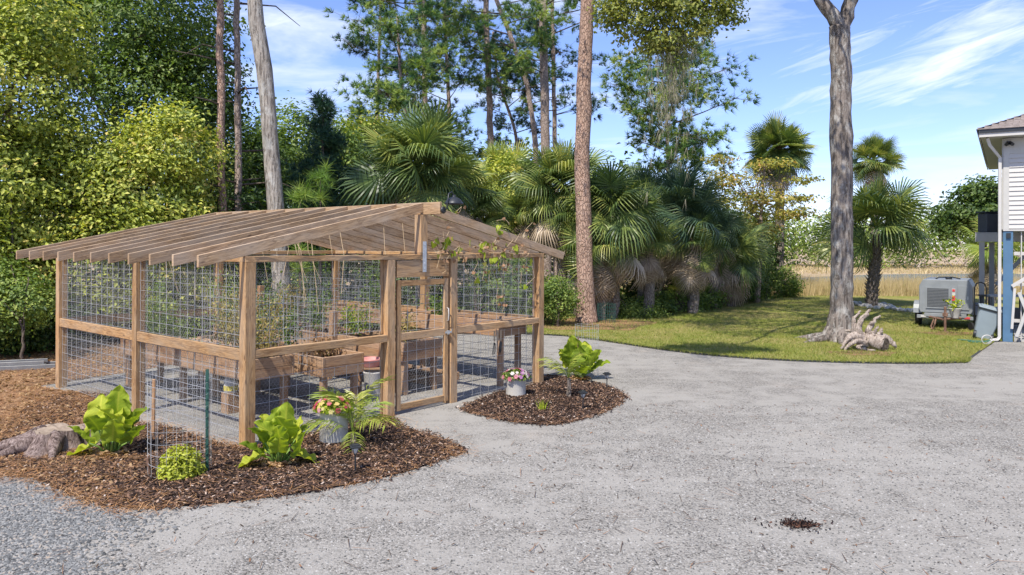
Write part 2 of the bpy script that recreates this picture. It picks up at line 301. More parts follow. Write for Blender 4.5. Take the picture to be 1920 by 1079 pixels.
class MB:
    """collects quads (tubes, boxes, lathes) into one mesh"""
    def __init__(s): s.V = []; s.F = []; s.R = []; s.n = 0; s.caps = []
    def add(s, V, Fc, r=.5):
        V = np.asarray(V, float); s.V.append(V); s.F.extend([tuple(int(i)+s.n for i in f) for f in Fc]); s.R.append(np.full(len(V), r) if np.isscalar(r) else r); s.n += len(V)
    def tube(s, pts, rad, n=8, cap=True, jit=0., r=.5, rg=None):
        pts = np.asarray([tuple(p) for p in pts], float); m = len(pts); rad = np.full(m, rad) if np.isscalar(rad) else np.asarray(rad, float)
        T = np.gradient(pts, axis=0); T /= np.linalg.norm(T, axis=1)[:, None]+1e-9
        ref = np.array([0, 0, 1.]) if abs(T[0][2]) < .9 else np.array([1., 0, 0]); A = np.cross(T[0], ref); A /= np.linalg.norm(A)
        V = []; ang = np.arange(n)*2*np.pi/n; rg = rg or rng
        for i in range(m):
            A = A-T[i]*A.dot(T[i]); A /= np.linalg.norm(A)+1e-9; B = np.cross(T[i], A)
            rr = rad[i]*(1+(jit*rg.standard_normal(n) if jit else 0))
            V.append(pts[i]+np.outer(np.cos(ang)*rr, A)+np.outer(np.sin(ang)*rr, B))
        V = np.vstack(V); Fc = [(i*n+j, i*n+(j+1) % n, (i+1)*n+(j+1) % n, (i+1)*n+j) for i in range(m-1) for j in range(n)]
        if cap: Fc += [tuple(range(n))[::-1], tuple((m-1)*n+j for j in range(n))]
        s.add(V, Fc, r)
    def box(s, c, d, rz=0., r=.5, M4=None):
        x, y, z = d[0]/2, d[1]/2, d[2]/2
        V = np.array([(-x, -y, -z), (x, -y, -z), (x, y, -z), (-x, y, -z), (-x, -y, z), (x, -y, z), (x, y, z), (-x, y, z)])
        if M4 is not None: V = np.array([tuple(M4 @ Vector(v)) for v in V])
        ca, sa = math.cos(rz), math.sin(rz); V = np.stack([V[:, 0]*ca-V[:, 1]*sa, V[:, 0]*sa+V[:, 1]*ca, V[:, 2]], 1)+np.array(c)
        s.add(V, [(0, 3, 2, 1), (4, 5, 6, 7), (0, 1, 5, 4), (1, 2, 6, 5), (2, 3, 7, 6), (3, 0, 4, 7)], r)
    def lathe(s, prof, n=24, c=(0, 0, 0), cap=True):
        V = [(c[0]+p[0]*math.cos(a), c[1]+p[0]*math.sin(a), c[2]+p[1]) for p in prof for a in np.arange(n)*2*np.pi/n]
        m = len(prof); Fc = [(i*n+j, i*n+(j+1) % n, (i+1)*n+(j+1) % n, (i+1)*n+j) for i in range(m-1) for j in range(n)]
        if cap: Fc += [tuple(range(n))[::-1], tuple((m-1)*n+j for j in range(n))]
        s.add(V, Fc)
    def mesh(s, name, mat, smooth=False, bevel=0.):
        me = bpy.data.meshes.new(name); me.from_pydata([tuple(v) for v in np.vstack(s.V)], [], s.F)
        at = me.attributes.new('r', 'FLOAT', 'POINT'); at.data.foreach_set('value', np.concatenate(s.R).astype(np.float32))
        if bevel:
            bm = bmesh.new(); bm.from_mesh(me); bmesh.ops.bevel(bm, geom=bm.edges[:], offset=bevel, segments=1, affect='EDGES'); bm.to_mesh(me); bm.free()
        if smooth:
            for p in me.polygons: p.use_smooth = len(p.vertices) <= 4
        me.materials.append(mat); me.update(); return me
    def build(s, name, mat, parent=None, smooth=False, bevel=0., **k):
        return link(name, s.mesh(name, mat, smooth, bevel), parent, **k)

BEAMS = {}
def beam(name, p0, p1, w, h, mat, parent=None, up=(0, 0, 1), bev=.004, cutv=False):
    """timber with its own local x axis along the grain; w across, h in the up direction"""
    p0, p1 = Vector(p0), Vector(p1); L = (p1-p0).length; key = (round(L, 3), w, h, mat.name, cutv)
    x = (p1-p0).normalized()
    if key not in BEAMS:
        m = MB(); m.box((0, 0, 0), (L, w, h))
        if cutv:      # plumb cut ends for a sloping rafter
            sl = x.z/math.hypot(x.x, x.y); V = m.V[0]; V[:, 0] -= V[:, 2]*0+V[:, 2]*sl*-1
        BEAMS[key] = m.mesh(name, mat, False, bev)
    up = Vector(up); y = up.cross(x)
    if y.length < 1e-4: y = Vector((0, 1, 0)).cross(x)
    y.normalize(); z = x.cross(y)
    o = link(name, BEAMS[key], parent); c = (p0+p1)/2
    m3 = Matrix((x, y, z)).transposed().to_4x4(); m3.translation = c; o.matrix_basis = m3
    return o

# ---------- foliage generators
def unit(n, g=rng):
    v = g.standard_normal((n, 3)); return v/np.linalg.norm(v, axis=1)[:, None]
def leaves(C, size, up=.5, out=None, g=rng, r=None, aspect=.55, fold=.15):
    """one folded diamond (two triangles sharing the midrib) per leaf"""
    n = len(C); size = np.broadcast_to(size, n) if np.isscalar(size) or len(np.shape(size)) else size
    N = unit(n, g); N[:, 2] += up*1.5
    if out is not None: N += out*1.1
    N /= np.linalg.norm(N, axis=1)[:, None]
    D = np.cross(N, unit(n, g)); D /= np.linalg.norm(D, axis=1)[:, None]+1e-9; B = np.cross(N, D)
    s = (size*(.7+.6*g.random(n)))[:, None]
    a = C-D*s*.5; b = C+B*s*aspect*.5+N*s*fold; c = C+D*s*.5-N*s*.1; d = C-B*s*aspect*.5+N*s*fold
    V = np.stack([a, b, c, d], 1).reshape(-1, 3); i = np.arange(n)*4
    Fc = np.concatenate([np.stack([i, i+1, i+2], 1), np.stack([i, i+2, i+3], 1)])
    if r is None: r = g.random(n)
    return V, Fc, np.repeat(r, 4)
def blob_centres(ells, n, g, inner=.6):
    w = np.array([e[1][0]*e[1][2]+e[1][0]*e[1][1]+e[1][1]*e[1][2] for e in ells]); w = w/w.sum(); idx = g.choice(len(ells), n, p=w)
    C = np.array([e[0] for e in ells])[idx]; A = np.array([e[1] for e in ells])[idx]; u = unit(n, g)
    rad = inner+(1.04-inner)*g.random(n)**.6
    lump = 1+.16*np.sin(u[:, 0]*5+C[:, 0]*3)*np.sin(u[:, 2]*6+C[:, 2]*2)+.10*np.sin(u[:, 1]*9)
    return C+u*A*(rad*lump)[:, None], u
def crown_mesh(name, ells, ncl, per, leaf, spread, mat, seed, tone=.5, up=.5, inner=.6, flat=.6, zmin=None):
    g = np.random.default_rng(seed); C, u = blob_centres(ells, ncl, g, inner)
    tc_ = g.normal(tone, .19, ncl)
    P_ = np.repeat(C, per, 0)+g.standard_normal((ncl*per, 3))*np.array([spread, spread, spread*flat]); r = np.clip(np.repeat(tc_, per)+g.normal(0, .13, ncl*per), 0, 1)
    o = np.repeat(u, per, 0)
    if zmin is not None: k = P_[:, 2] > zmin; P_, r, o = P_[k], r[k], o[k]
    V, Fc, rr = leaves(P_, leaf, up, o, g, r)
    return npmesh(name, V, Fc, mat, rr), C
def tufts(C, D, L, nn, g, r, wid=.012, spreadang=.9):
    """needle tufts: nn thin triangles radiating round direction D from each centre C"""
    n = len(C); Cn = np.repeat(C, nn, 0); Dn = np.repeat(D, nn, 0)+unit(n*nn, g)*spreadang; Dn /= np.linalg.norm(Dn, axis=1)[:, None]
    S_ = np.cross(Dn, unit(n*nn, g)); S_ /= np.linalg.norm(S_, axis=1)[:, None]+1e-9
    l = (L*(.7+.5*g.random(n*nn)))[:, None]; tip = Cn+Dn*l; tip[:, 2] -= (.12*l[:, 0])
    V = np.stack([Cn-S_*wid, Cn+S_*wid, tip], 1).reshape(-1, 3); i = np.arange(n*nn)*3
    return V, np.stack([i, i+1, i+2], 1), np.repeat(np.clip(np.repeat(r, nn)+g.normal(0, .1, n*nn), 0, 1), 3)

def trunk_path(pts, n=14, wob=.03, g=rng):
    pts = [Vector(p) for p in pts]; out = []
    seg = len(pts)-1
    for i in range(n+1):
        t_ = i/n*seg; k = min(int(t_), seg-1); f = t_-k
        p0 = pts[max(k-1, 0)]; p1 = pts[k]; p2 = pts[k+1]; p3 = pts[min(k+2, seg)]
        q = .5*((2*p1)+(p2-p0)*f+(2*p0-5*p1+4*p2-p3)*f*f+(3*p1-p0-3*p2+p3)*f**3)
        w = wob if 0 < i < n else 0
        out.append(q+Vector((g.normal(0, w), g.normal(0, w), 0)))
    return out

def pip(poly, X, Y):
    poly = np.array([(p[0], p[1]) for p in poly]); c = np.zeros(len(X), bool); j = len(poly)-1
    for i in range(len(poly)):
        xi, yi = poly[i]; xj, yj = poly[j]
        c ^= ((yi > Y) != (yj > Y)) & (X < (xj-xi)*(Y-yi)/(yj-yi+1e-12)+xi); j = i
    return c
def scatter(poly, n, g=rng, bias=None):
    a = np.array([(p[0], p[1]) for p in poly]); lo, hi = a.min(0), a.max(0); out = np.zeros((0, 2))
    while len(out) < n:
        q = lo+(hi-lo)*g.random((n*2, 2)); q = q[pip(poly, q[:, 0], q[:, 1])]
        if bias is not None: q = q[g.random(len(q)) < bias(q)]
        out = np.vstack([out, q])
    return out[:n]
def sheet(name, poly, z, mat, label=None):
    bm = bmesh.new(); vs = [bm.verts.new((p[0], p[1], z)) for p in poly]; f = bm.faces.new(vs)
    bmesh.ops.triangulate(bm, faces=[f]); bmesh.ops.recalc_face_normals(bm, faces=bm.faces[:])
    for f in bm.faces:
        if f.normal.z < 0: f.normal_flip()
    me = bpy.data.meshes.new(name); bm.to_mesh(me); bm.free(); me.materials.append(mat)
    o = link(name, me); o['kind'] = 'structure'; return o
def smooth_poly(pts, n=6):
    pts = [Vector((p[0], p[1], 0)) for p in pts]; out = []; m = len(pts)
    for k in range(m):
        p0, p1, p2, p3 = pts[k-1], pts[k], pts[(k+1) % m], pts[(k+2) % m]
        for i in range(n):
            f = i/n; out.append(.5*((2*p1)+(p2-p0)*f+(2*p0-5*p1+4*p2-p3)*f*f+(3*p1-p0-3*p2+p3)*f**3))
    return out

# ------------------------------------------------------------------ enclosure frame of reference
TH = .8692; K = H/2.15
NX, NY = -2.784*K, 7.9664*K
ev = Vector((math.cos(TH), math.sin(TH), 0)); eu = Vector((-math.sin(TH), math.cos(TH), 0)); N0 = Vector((NX, NY, 0))
GW, GD = 5.0919*K, 5.2541*K
def E(v, u, z=0.): return N0+ev*v+eu*u+Vector((0, 0, z))

# ------------------------------------------------------------------ SETTING: ground
sheet('ground', [(-90, -12), (90, -12), (90, 37.5), (-90, 37.5)], -.03, M['floor'])
sheet('marsh', [(-300, 37.4), (300, 37.4), (300, 600), (-300, 600)], -.12, M['marshg'])
sheet('marsh_creek', [tuple(G(1520, 531, -.11)), tuple(G(1850, 528, -.11)), tuple(G(2100, 520, -.11)), tuple(G(2100, 515, -.11)), tuple(G(1850, 513, -.11)), tuple(G(1640, 515, -.11)), tuple(G(1480, 522, -.11))], -.11, M['creek'])
edge_px = [(1000, 626), (1060, 631), (1130, 640), (1230, 655), (1330, 667), (1450, 676), (1600, 681.5), (1720, 682.5), (1800, 681), (1812, 678), (1838, 660), (1866, 641)]
edge = [G(a, b) for a, b in edge_px]
gravel_poly = [(-16, -8), (32, -8), (32, 20.5), (edge[-1].x, edge[-1].y)] + [(e.x, e.y) for e in edge[::-1]][1:] + [(-3, 21.0), (-9.5, 15.0), (-16, 13.0)]
sheet('gravel_drive', gravel_poly, 0., M['gravel'])
lawn_poly = [(e.x, e.y) for e in edge] + [(26, 22.5), (40, 38), (-2, 38), (-6, 24)]
lawn_poly[0] = (edge[0].x, edge[0].y)
lawn = sheet('lawn', lawn_poly, .018, M['lawn'])
# pine straw ground on the left
straw_px = [(-420, 905), (-60, 897), (20, 893), (70, 898), (120, 925), (190, 940), (260, 900), (250, 800), (215, 750), (128, 735)]
straw_poly = [tuple(G(a, b)[:2]) for a, b in straw_px] + [tuple(E(-.15, GD+.3)[:2]), tuple(E(1.5, GD+.6)[:2]), (-5.5, 19.), (-22, 19)]
sheet('pine_straw_ground', straw_poly, .005, M['strawg'])
m1_px = [(0, 880), (60, 897), (140, 930), (210, 949), (300, 953), (420, 943), (560, 926), (680, 905), (780, 880), (845, 856), (862, 846), (850, 836), (800, 815), (748, 800)]
m1 = smooth_poly([G(a, b) for a, b in m1_px] + [E(2.2, .02), E(.9, .04), E(.05, .02), E(-.1, .5), E(-.1, 1.6), E(-.25, 2.9), G(215, 745), G(110, 740), G(20, 790)], 4)
sheet('mulch_bed', m1, .011, M['mulch'])
m2_px = [(868, 766), (905, 780), (960, 792), (1040, 797), (1110, 782), (1150, 765), (1170, 746), (1150, 731), (1110, 718), (1060, 709), (1024, 706)]
m2 = smooth_poly([G(a, b) for a, b in m2_px] + [E(5.6, .0), E(4.6, .0)], 4)
sheet('mulch_bed', m2, .011, M['mulch'])
cg = smooth_poly([G(-300, 1300), G(-300, 900), G(0, 893), G(80, 902), G(150, 935), G(215, 955), G(210, 990), G(150, 1010), G(130, 1060), G(160, 1150), G(150, 1300)], 3)
sheet('coarse_gravel', cg, .004, M['coarse'])

# lawn edging strip, thin black board set on edge
eb = MB(); ep = smooth_poly(edge, 4)[:-4]
for a, b in zip(ep[:-4], ep[1:-3]):
    d = (b-a); L = d.length
    if L > 4: continue
    eb.box(((a.x+b.x)/2, (a.y+b.y)/2, .012), (L+.01, .025, .05), math.atan2(d.y, d.x))
ed = eb.build('lawn_edging', M['black']); tag(ed, 'thin black edging strip curving between gravel drive and lawn', 'lawn edging')

# ------------------------------------------------------------------ STUFF on the ground
def flat_bits(pts, z, size, asp, seed, tilt=.35, thick=.006):
    g = np.random.default_rng(seed); n = len(pts); C = np.column_stack([pts, z+thick*g.random(n)*2])
    N = np.column_stack([g.normal(0, tilt, n), g.normal(0, tilt, n), np.ones(n)]); N /= np.linalg.norm(N, axis=1)[:, None]
    D = np.cross(N, unit(n, g)); D /= np.linalg.norm(D, axis=1)[:, None]; B = np.cross(N, D); s = (size*(.5+g.random(n)))[:, None]
    a, b, c, d = C-D*s*.5-B*s*asp*.5, C+D*s*.5-B*s*asp*.5, C+D*s*.5+B*s*asp*.5, C-D*s*.5+B*s*asp*.5; e = C+N*s*asp*.5
    V = np.stack([a, b, c, d, e], 1).reshape(-1, 3); i = np.arange(n)*5
    Fc = np.concatenate([np.stack([i, i+1, i+4], 1), np.stack([i+1, i+2, i+4], 1), np.stack([i+2, i+3, i+4], 1), np.stack([i+3, i, i+4], 1)])
    return V, Fc, np.repeat(g.random(n), 5)
def stuff(name, data, mat, label, cat=None):
    V, Fc, r = data; o = link(name, npmesh(name, V, Fc, mat, r)); return tag(o, label, cat, None, 'stuff')
q = np.vstack([scatter(m1, 34000), scatter(m2, 12000)])
# ragged margin: chips spill a few centimetres past the bed outline
def margin(poly, n, s=.05):
    a = np.array([(p[0], p[1]) for p in poly]); k = rng.integers(0, len(a), n); f = rng.random(n)[:, None]; return a[k]*(1-f)+a[(k+1) % len(a)]*f+rng.normal(0, s, (n, 2))
q = np.vstack([q, margin(m1, 2600), margin(m2, 1500)])
stuff('mulch_chips', flat_bits(q, .014, .038, .32, 3, .5, .004), M['chip'], 'dark shredded bark mulch chips covering the planting beds')
def strands(pts, z, L, wid, seed, lift=.25):
    g = np.random.default_rng(seed); n = len(pts); a = g.random(n)*2*np.pi; C = np.column_stack([pts, z+.02*g.random(n)])
    D = np.column_stack([np.cos(a), np.sin(a), g.normal(0, lift, n)*.3]); l = (L*(.5+g.random(n)))[:, None]; B = np.column_stack([-np.sin(a), np.cos(a), np.zeros(n)])*wid
    V = np.stack([C-D*l/2-B, C-D*l/2+B, C+D*l/2+B*.5+[0, 0, .004], C+D*l/2-B*.5+[0, 0, .004]], 1).reshape(-1, 3); i = np.arange(n)*4
    return V, np.stack([i, i+1, i+2, i+3], 1), np.repeat(g.random(n), 4)
left_region = lambda p: np.clip(1.2-np.abs(((p[:, 0]+8.)/6.)), .15, 1)
q = np.vstack([scatter(straw_poly, 42000), margin(m1, 5000, .13), margin(m2, 1300, .04), scatter(m1, 7000), scatter(m2, 900)])
q = q[(q[:, 1] > 3.5) & (rng.random(len(q)) < np.where(pip(m1, q[:, 0], q[:, 1]) | (q[:, 0] > -3.2), np.clip(.18+(-q[:, 0]-3.)*.16, .16, .9), 1))]
stuff('pine_straw', strands(q, .018, .14, .0022, 5), M['straw'], 'orange brown fallen pine needles over beds and bare ground left')
q = scatter(straw_poly, 16000); q = q[q[:, 0] > -14]
stuff('dry_leaf_litter', flat_bits(q, .008, .055, .5, 17, .5), M['leaf_dry'], 'dry brown leaves strewn over the bare ground on the left')
def pebbles(pts, z, size, seed):
    g = np.random.default_rng(seed); n = len(pts); s = (size*(.5+g.random(n)))[:, None]; C = np.column_stack([pts, np.full(n, z)])
    a = g.random(n)*6.28; X = np.column_stack([np.cos(a), np.sin(a), np.zeros(n)])*s; Y_ = np.column_stack([-np.sin(a), np.cos(a), np.zeros(n)])*s*(.5+.4*g.random(n))[:, None]
    Z = np.column_stack([g.normal(0, .15, n)*s[:, 0], g.normal(0, .15, n)*s[:, 0], .55*s[:, 0]])
    k1 = (.7+.5*g.random(n))[:, None]; V = np.stack([C-X*k1-Y_*.4, C+X*.6-Y_, C+X*k1+Y_*.3, C-X*.3+Y_, C+Z+X*.3, C+Z*.9-X*.35], 1).reshape(-1, 3); i = np.arange(n)*6
    Fc = np.concatenate([np.stack([i+a_, i+b_, i+c_], 1) for a_, b_, c_ in ((0, 1, 5), (1, 4, 5), (1, 2, 4), (2, 3, 4), (3, 5, 4), (3, 0, 5))])
    return V, Fc, np.repeat(g.random(n), 6)
near = [tuple(G(-40, 1100)[:2]), tuple(G(1960, 1100)[:2]), tuple(G(1960, 760)[:2]), tuple(G(1180, 760)[:2]), tuple(G(1100, 800)[:2]), tuple(G(880, 850)[:2]), tuple(G(560, 940)[:2]), tuple(G(200, 965)[:2])]
q = np.vstack([scatter(near, 26000, bias=lambda p: np.clip(1.6-p[:, 1]/9, .15, 1)), scatter(gravel_poly, 9000)])
q = q[~(pip(m1, q[:, 0], q[:, 1]) | pip(m2, q[:, 0], q[:, 1]))]
stuff('gravel_stones', pebbles(q, .0, .0095, 11), M['pebble'], 'small loose light grey stones scattered over the drive')
cgp = [tuple(G(-40, 1100)[:2]), tuple(G(-40, 893)[:2]), tuple(G(60, 899)[:2]), tuple(G(150, 938)[:2]), tuple(G(215, 957)[:2]), tuple(G(240, 985)[:2]), tuple(G(150, 1020)[:2]), tuple(G(170, 1100)[:2])]
stuff('coarse_gravel_stones', pebbles(np.vstack([scatter(cgp, 16000), margin(cgp, 3000, .22)]), .003, .016, 12), M['pebble_dark'], 'coarser dark grey stones in the lower left corner')
q = np.vstack([scatter(near, 420), scatter(gravel_poly, 1500)]); q = q[q[:, 1] > 4.2]
st = G(1500, 985); stn = np.column_stack([rng.normal(st.x, .07, 300), rng.normal(st.y, .05, 300)]); st_wide = np.column_stack([rng.normal(st.x, .18, 60), rng.normal(st.y, .10, 60)])
stuff('charred_debris', flat_bits(np.vstack([stn, st_wide]), .006, .032, .3, 22, .5), M['char'], 'small heap of blackish burnt bits on the open gravel')
stuff('fallen_debris', flat_bits(q, .006, .03, .3, 21, .25), M['litter'], 'small brown leaf and twig bits lying on the gravel')
t = NT('dark_stain'); v = t.coord(); a = t.noise(v, 14, 5, .7); t.color(t.ramp(a, [(.35, (.03, .022, .02)), (.65, (.13, .10, .08))])); t.fin(.95, 0, .1)
gs = np.random.default_rng(4); sp_ = [(st.x+math.cos(a)*.11*(1+.35*gs.standard_normal()), st.y+math.sin(a)*.07*(1+.3*gs.standard_normal())) for a in np.arange(18)*.349]
sheet('dirt_stain', sp_, .004, t.m)
q = np.vstack([scatter(near, 330), scatter(gravel_poly, 900)]); q = q[q[:, 1] > 4.4]
stuff('fallen_twigs', strands(q, .004, .16, .0035, 41, .15), M['litter'], 'thin dark twigs and needles scattered on the gravel drive')
# lawn blades and marsh grass
def blades(pts, z, hgt, wid, seed, lean=.35, dirs=None):
    g = np.random.default_rng(seed); n = len(pts); C = np.column_stack([pts, np.full(n, z)]); a = g.random(n)*6.28
    B = np.column_stack([np.cos(a), np.sin(a), np.zeros(n)])*wid; h = hgt*(.6+.7*g.random(n)); Tp = C+np.column_stack([g.normal(0, lean, n)*h, g.normal(0, lean, n)*h, h])
    V = np.stack([C-B, C+B, Tp], 1).reshape(-1, 3); i = np.arange(n)*3; return V, np.stack([i, i+1, i+2], 1), np.repeat(np.clip(g.normal(.5, .22, n), 0, 1), 3)
q = scatter(lawn_poly, 70000, bias=lambda p: np.clip((30-p[:, 1])/12, .12, 1)*(p[:, 0] < 17)*(p[:, 0] > -4))
ee = [(p.x, p.y) for p in ep[:-6]]; k_ = rng.integers(0, len(ee)-1, 5000); f_ = rng.random(5000)[:, None]; e0, e1 = np.array(ee)[k_], np.array(ee)[k_+1]
q = np.vstack([q, e0*(1-f_)+e1*f_+np.column_stack([rng.normal(0, .04, 5000), np.abs(rng.normal(.0, .10, 5000))-.03])])
stuff('lawn_grass', blades(q, .015, .06, .006, 31, .8), M['grass_blade'], 'short green and straw coloured grass of the lawn')
fr = [(4, 37.3), (34, 37.3), (46, 47), (6, 47)]
fr2 = [(6, 47), (46, 47), (110, 110), (20, 110)]
D1 = blades(scatter(fr, 30000, bias=lambda p: np.clip((44-p[:, 1])/5, .1, 1)), -.12, .92, .015, 33, .15); D2 = blades(scatter(fr2, 24000), -.12, .22, .06, 34, .3)
D2 = (D2[0][np.repeat(~pip([G(1500,533,-.1),G(2100,530,-.1),G(2100,514,-.1),G(1500,514,-.1)], D2[0][::3,0], D2[0][::3,1]),3)], None, None)
k = len(D2[0])//3; D2 = (D2[0], np.arange(k*3).reshape(-1, 3), np.repeat(np.clip(rng.normal(.5, .2, k), 0, 1), 3))
stuff('marsh_grass', (np.vstack([D1[0], D2[0]]), np.vstack([D1[1], D2[1]+len(D1[0])]), np.concatenate([D1[2], D2[2]])), M['marsh'], 'tall tan marsh grass standing beyond the lawn')

# ------------------------------------------------------------------ GARDEN ENCLOSURE
enc = thing('garden_enclosure', N0, 'open timber garden enclosure with wire walls and bare gabled rafters', 'garden enclosure', None, TH)
PZ, PL0, PL1 = 2.26, 2.262, 2.335
pw = .14
def post(v, u, z1=PZ, w=pw, d=None, z0=-.02): return beam('post', (v, u, z0), (v, u, z1), w, d or w, M['wood'], enc, up=(0, 1, 0))
h_ = pw/2
G1, G2 = 2.31, 3.60        # gate posts
for v, u in ((h_, h_), (GW-h_, h_), (h_, GD-h_), (GW-h_, GD-h_), (h_, GD/2), (GW-h_, GD/2), (GW/2, GD-h_), (G1, h_), (G2, h_)): post(v, u)
beam('jamb', (G1+h_+.021, h_+.02, .0), (G1+h_+.021, h_+.02, 2.25), .038, .09, M['wood'], enc, up=(0, 1, 0))
beam('jamb', (G2-h_-.021, h_+.03, .0), (G2-h_-.021, h_+.03, 2.25), .038, .09, M['wood'], enc, up=(0, 1, 0))
for a, b in (((.0, h_), (GW, h_)), ((.0, GD-h_), (GW, GD-h_))): beam('top_plate', (*a, (PL0+PL1)/2), (*b, (PL0+PL1)/2), .14, PL1-PL0, M['wood'], enc)
for v in (h_, GW-h_): beam('top_plate', (v, pw+.002, (PL0+PL1)/2), (v, GD-pw-.002, (PL0+PL1)/2), .14, PL1-PL0, M['wood'], enc)
# mid rails: left wall boards on edge, front ones with a sill
RZ = 1.125
for a, b in ((pw, GD/2-h_), (GD/2+h_, GD-pw)):
    beam('mid_rail', (.03, a+.002, RZ), (.03, b-.002, RZ), .04, .14, M['wood'], enc)
    beam('mid_rail', (GW-.03, a+.002, RZ), (GW-.03, b-.002, RZ), .04, .14, M['wood'], enc)
for a, b in ((pw, G1-h_), (G2+h_, GW-pw)):
    beam('mid_rail', (a+.002, .045, RZ+.01), (b-.002, .045, RZ+.01), .085, .10, M['wood'], enc)
for a, b in ((pw, GW/2-h_), (GW/2+h_, GW-pw)): beam('mid_rail', (a+.002, GD-.03, RZ), (b-.002, GD-.03, RZ), .04, .14, M['wood'], enc)
# slim studs beside posts that hold the netting
for v in (pw+.02, G1-h_-.02, G2+h_+.02, GW-pw-.02):
    for z0, z1 in ((.02, RZ-.06), (RZ+.07, PL0-.002)): beam('stud', (v, .115, z0), (v, .115, z1), .035, .04, M['wood'], enc, up=(0, 1, 0))
# rafters and ridge
RT, ET, OV, RD = 3.115, 2.352, .595, .142
sl = (RT-ET)/(GW/2+OV); spc = .527*K; cv = math.cos(math.atan(sl)); rw = .042
for i in range(11):
    u = .02+i*spc*.995
    for sgn in (-1, 1):
        vr = GW/2+sgn*.026; ve = GW/2+sgn*(GW/2+OV)
        p0 = (ve, u, ET-RD/2); p1 = (vr, u, RT-RD/2-.004)
        if sgn > 0: p0, p1 = p1, p0
        beam('rafter', p0, p1, rw, RD*cv, M['wood_rafter'], enc, bev=.003, cutv=True)
beam('ridge_beam', (GW/2, -.355, RT-.09), (GW/2, GD+.05, RT-.09), .045, .18, M['wood_rafter'], enc)
for u in (h_, GD-h_): beam('king_post', (GW/2, u, PL1+.001), (GW/2, u, RT-.185), .14, .14, M['wood'], enc, up=(0, 1, 0))
# header over the gate, strap
beam('header', (G1+h_+.042, .03, 2.125), (G2-h_-.042, .03, 2.125), .04, .25, M['wood'], enc)
m = MB(); m.box((GW/2-.0, -.008, 2.30), (.075, .006, .46))
for z in (2.12, 2.2, 2.4, 2.48): m.tube([(GW/2, -.011, z), (GW/2, -.017, z)], .011, 8)
strap = m.build('metal_strap', M['steel'], enc)
# wire panels
def grid_panel(w, h, sx=.2, sz=.15, r=.0031):
    m = MB(); g = np.random.default_rng(int(w*100+h*10))
    nx = max(2, int(round(w/sx))); nz_ = max(2, int(round(h/sz)))
    for i in range(nx+1):
        x = (i/nx)*(w-.03)+.015; m.tube([(x, 0, .0), (x+g.normal(0, .003), g.normal(0, .004), h/2), (x, 0, h)], r, 4, False)
    for j in range(nz_+1):
        z = (j/nz_)*(h-.03)+.015; m.tube([(0, .007, z), (w/2, .007+g.normal(0, .004), z+g.normal(0, .004)), (w, .007, z)], r, 4, False)
    return m.mesh('wire_panel', M['wire'])
def hex_panel(w, h, c=.055, r=.0015):
    nx = int(w/(c*1.5))+2; nz_ = int(h/(c*.866*1))+2; seg = []
    dx, dz = c*.75*1.333, c*.5
    g = np.random.default_rng(3)
    # honeycomb with vertical zigzag columns
    cw = c; ch = c*.62
    for i in range(int(w/cw)+1):
        for j in range(int(h/ch)+1):
            x = i*cw+(cw/2 if j % 2 else 0); z = j*ch
            seg += [((x-cw/2, z), (x-cw/2+cw*0.0, z+ch*.42)), ((x-cw/2, z+ch*.42), (x, z+ch)), ((x-cw/2, z+ch*.42), (x-cw, z+ch))]
    A = np.array(seg); a, b = A[:, 0], A[:, 1]; ok = (a[:, 0] > 0) & (b[:, 0] > 0) & (a[:, 0] < w) & (b[:, 0] < w) & (b[:, 1] < h); a, b = a[ok], b[ok]
    n = len(a); wob = lambda p: .006*np.sin(p[:, 0]*9+p[:, 1]*5)+.004*np.sin(p[:, 1]*13)
    a3 = np.column_stack([a[:, 0], wob(a), a[:, 1]]); b3 = np.column_stack([b[:, 0], wob(b), b[:, 1]]); d = b3-a3; d /= np.linalg.norm(d, axis=1)[:, None]
    o1 = np.cross(d, [0, 1, 0])*r; o2 = np.broadcast_to(np.array([0, r, 0.]), o1.shape)
    V = np.stack([a3+o1, a3-o1*.5+o2*.87, a3-o1*.5-o2*.87, b3+o1, b3-o1*.5+o2*.87, b3-o1*.5-o2*.87], 1).reshape(-1, 3); i = np.arange(n)*6
    Fc = np.concatenate([np.stack([i, i+1, i+4, i+3], 1), np.stack([i+1, i+2, i+5, i+4], 1), np.stack([i+2, i, i+3, i+5], 1)])
    return npmesh('hex_netting', V, Fc, M['hexwire'])
PC = {}
def wall_panel(p0, p1, z0, z1, off, hexh=None, sx=.2, sz=.15, parent=None):
    a, b = Vector((*p0, z0)), Vector((*p1, z0)); w = round((b-a).length, 2); h = round(z1-z0, 2); d = (b-a); ang = math.atan2(d.y, d.x)
    k = (w, h, sx, sz)
    if k not in PC: PC[k] = grid_panel(w, h, sx, sz)
    link('wire_panel', PC[k], parent or enc, a, (0, 0, ang))
    hh = hexh or h; k = ('h', w, hh)
    if k not in PC: PC[k] = hex_panel(w, hh)
    n = Vector((-d.y, d.x, 0)).normalized()*off; o = link('hex_netting', PC[k], parent or enc, a+n, (0, 0, ang)); return o
zb = ((.02, RZ-.07), (RZ+.07, PL0-.01))
for a, b in ((pw, GD/2-h_), (GD/2+h_, GD-pw)):
    for z0, z1 in zb:
        wall_panel((.06, a), (.06, b), z0, z1, -.02); wall_panel((GW-.06, a), (GW-.06, b), z0, z1, -.02)
for a, b in ((pw, GW/2-h_), (GW/2+h_, GW-pw)):
    for z0, z1 in zb: wall_panel((a, GD-.06), (b, GD-.06), z0, z1, -.02)
wall_panel((pw+.04, .10), (G1-h_-.04, .10), .02, .82, .02); 
wall_panel((pw+.04, .10), (G1-h_-.04, .10), 1.23, 1.90, .02, .9)
wall_panel((G2+h_+.04, .10), (GW-pw-.04, .10), .02, 1.04, .02, .45)
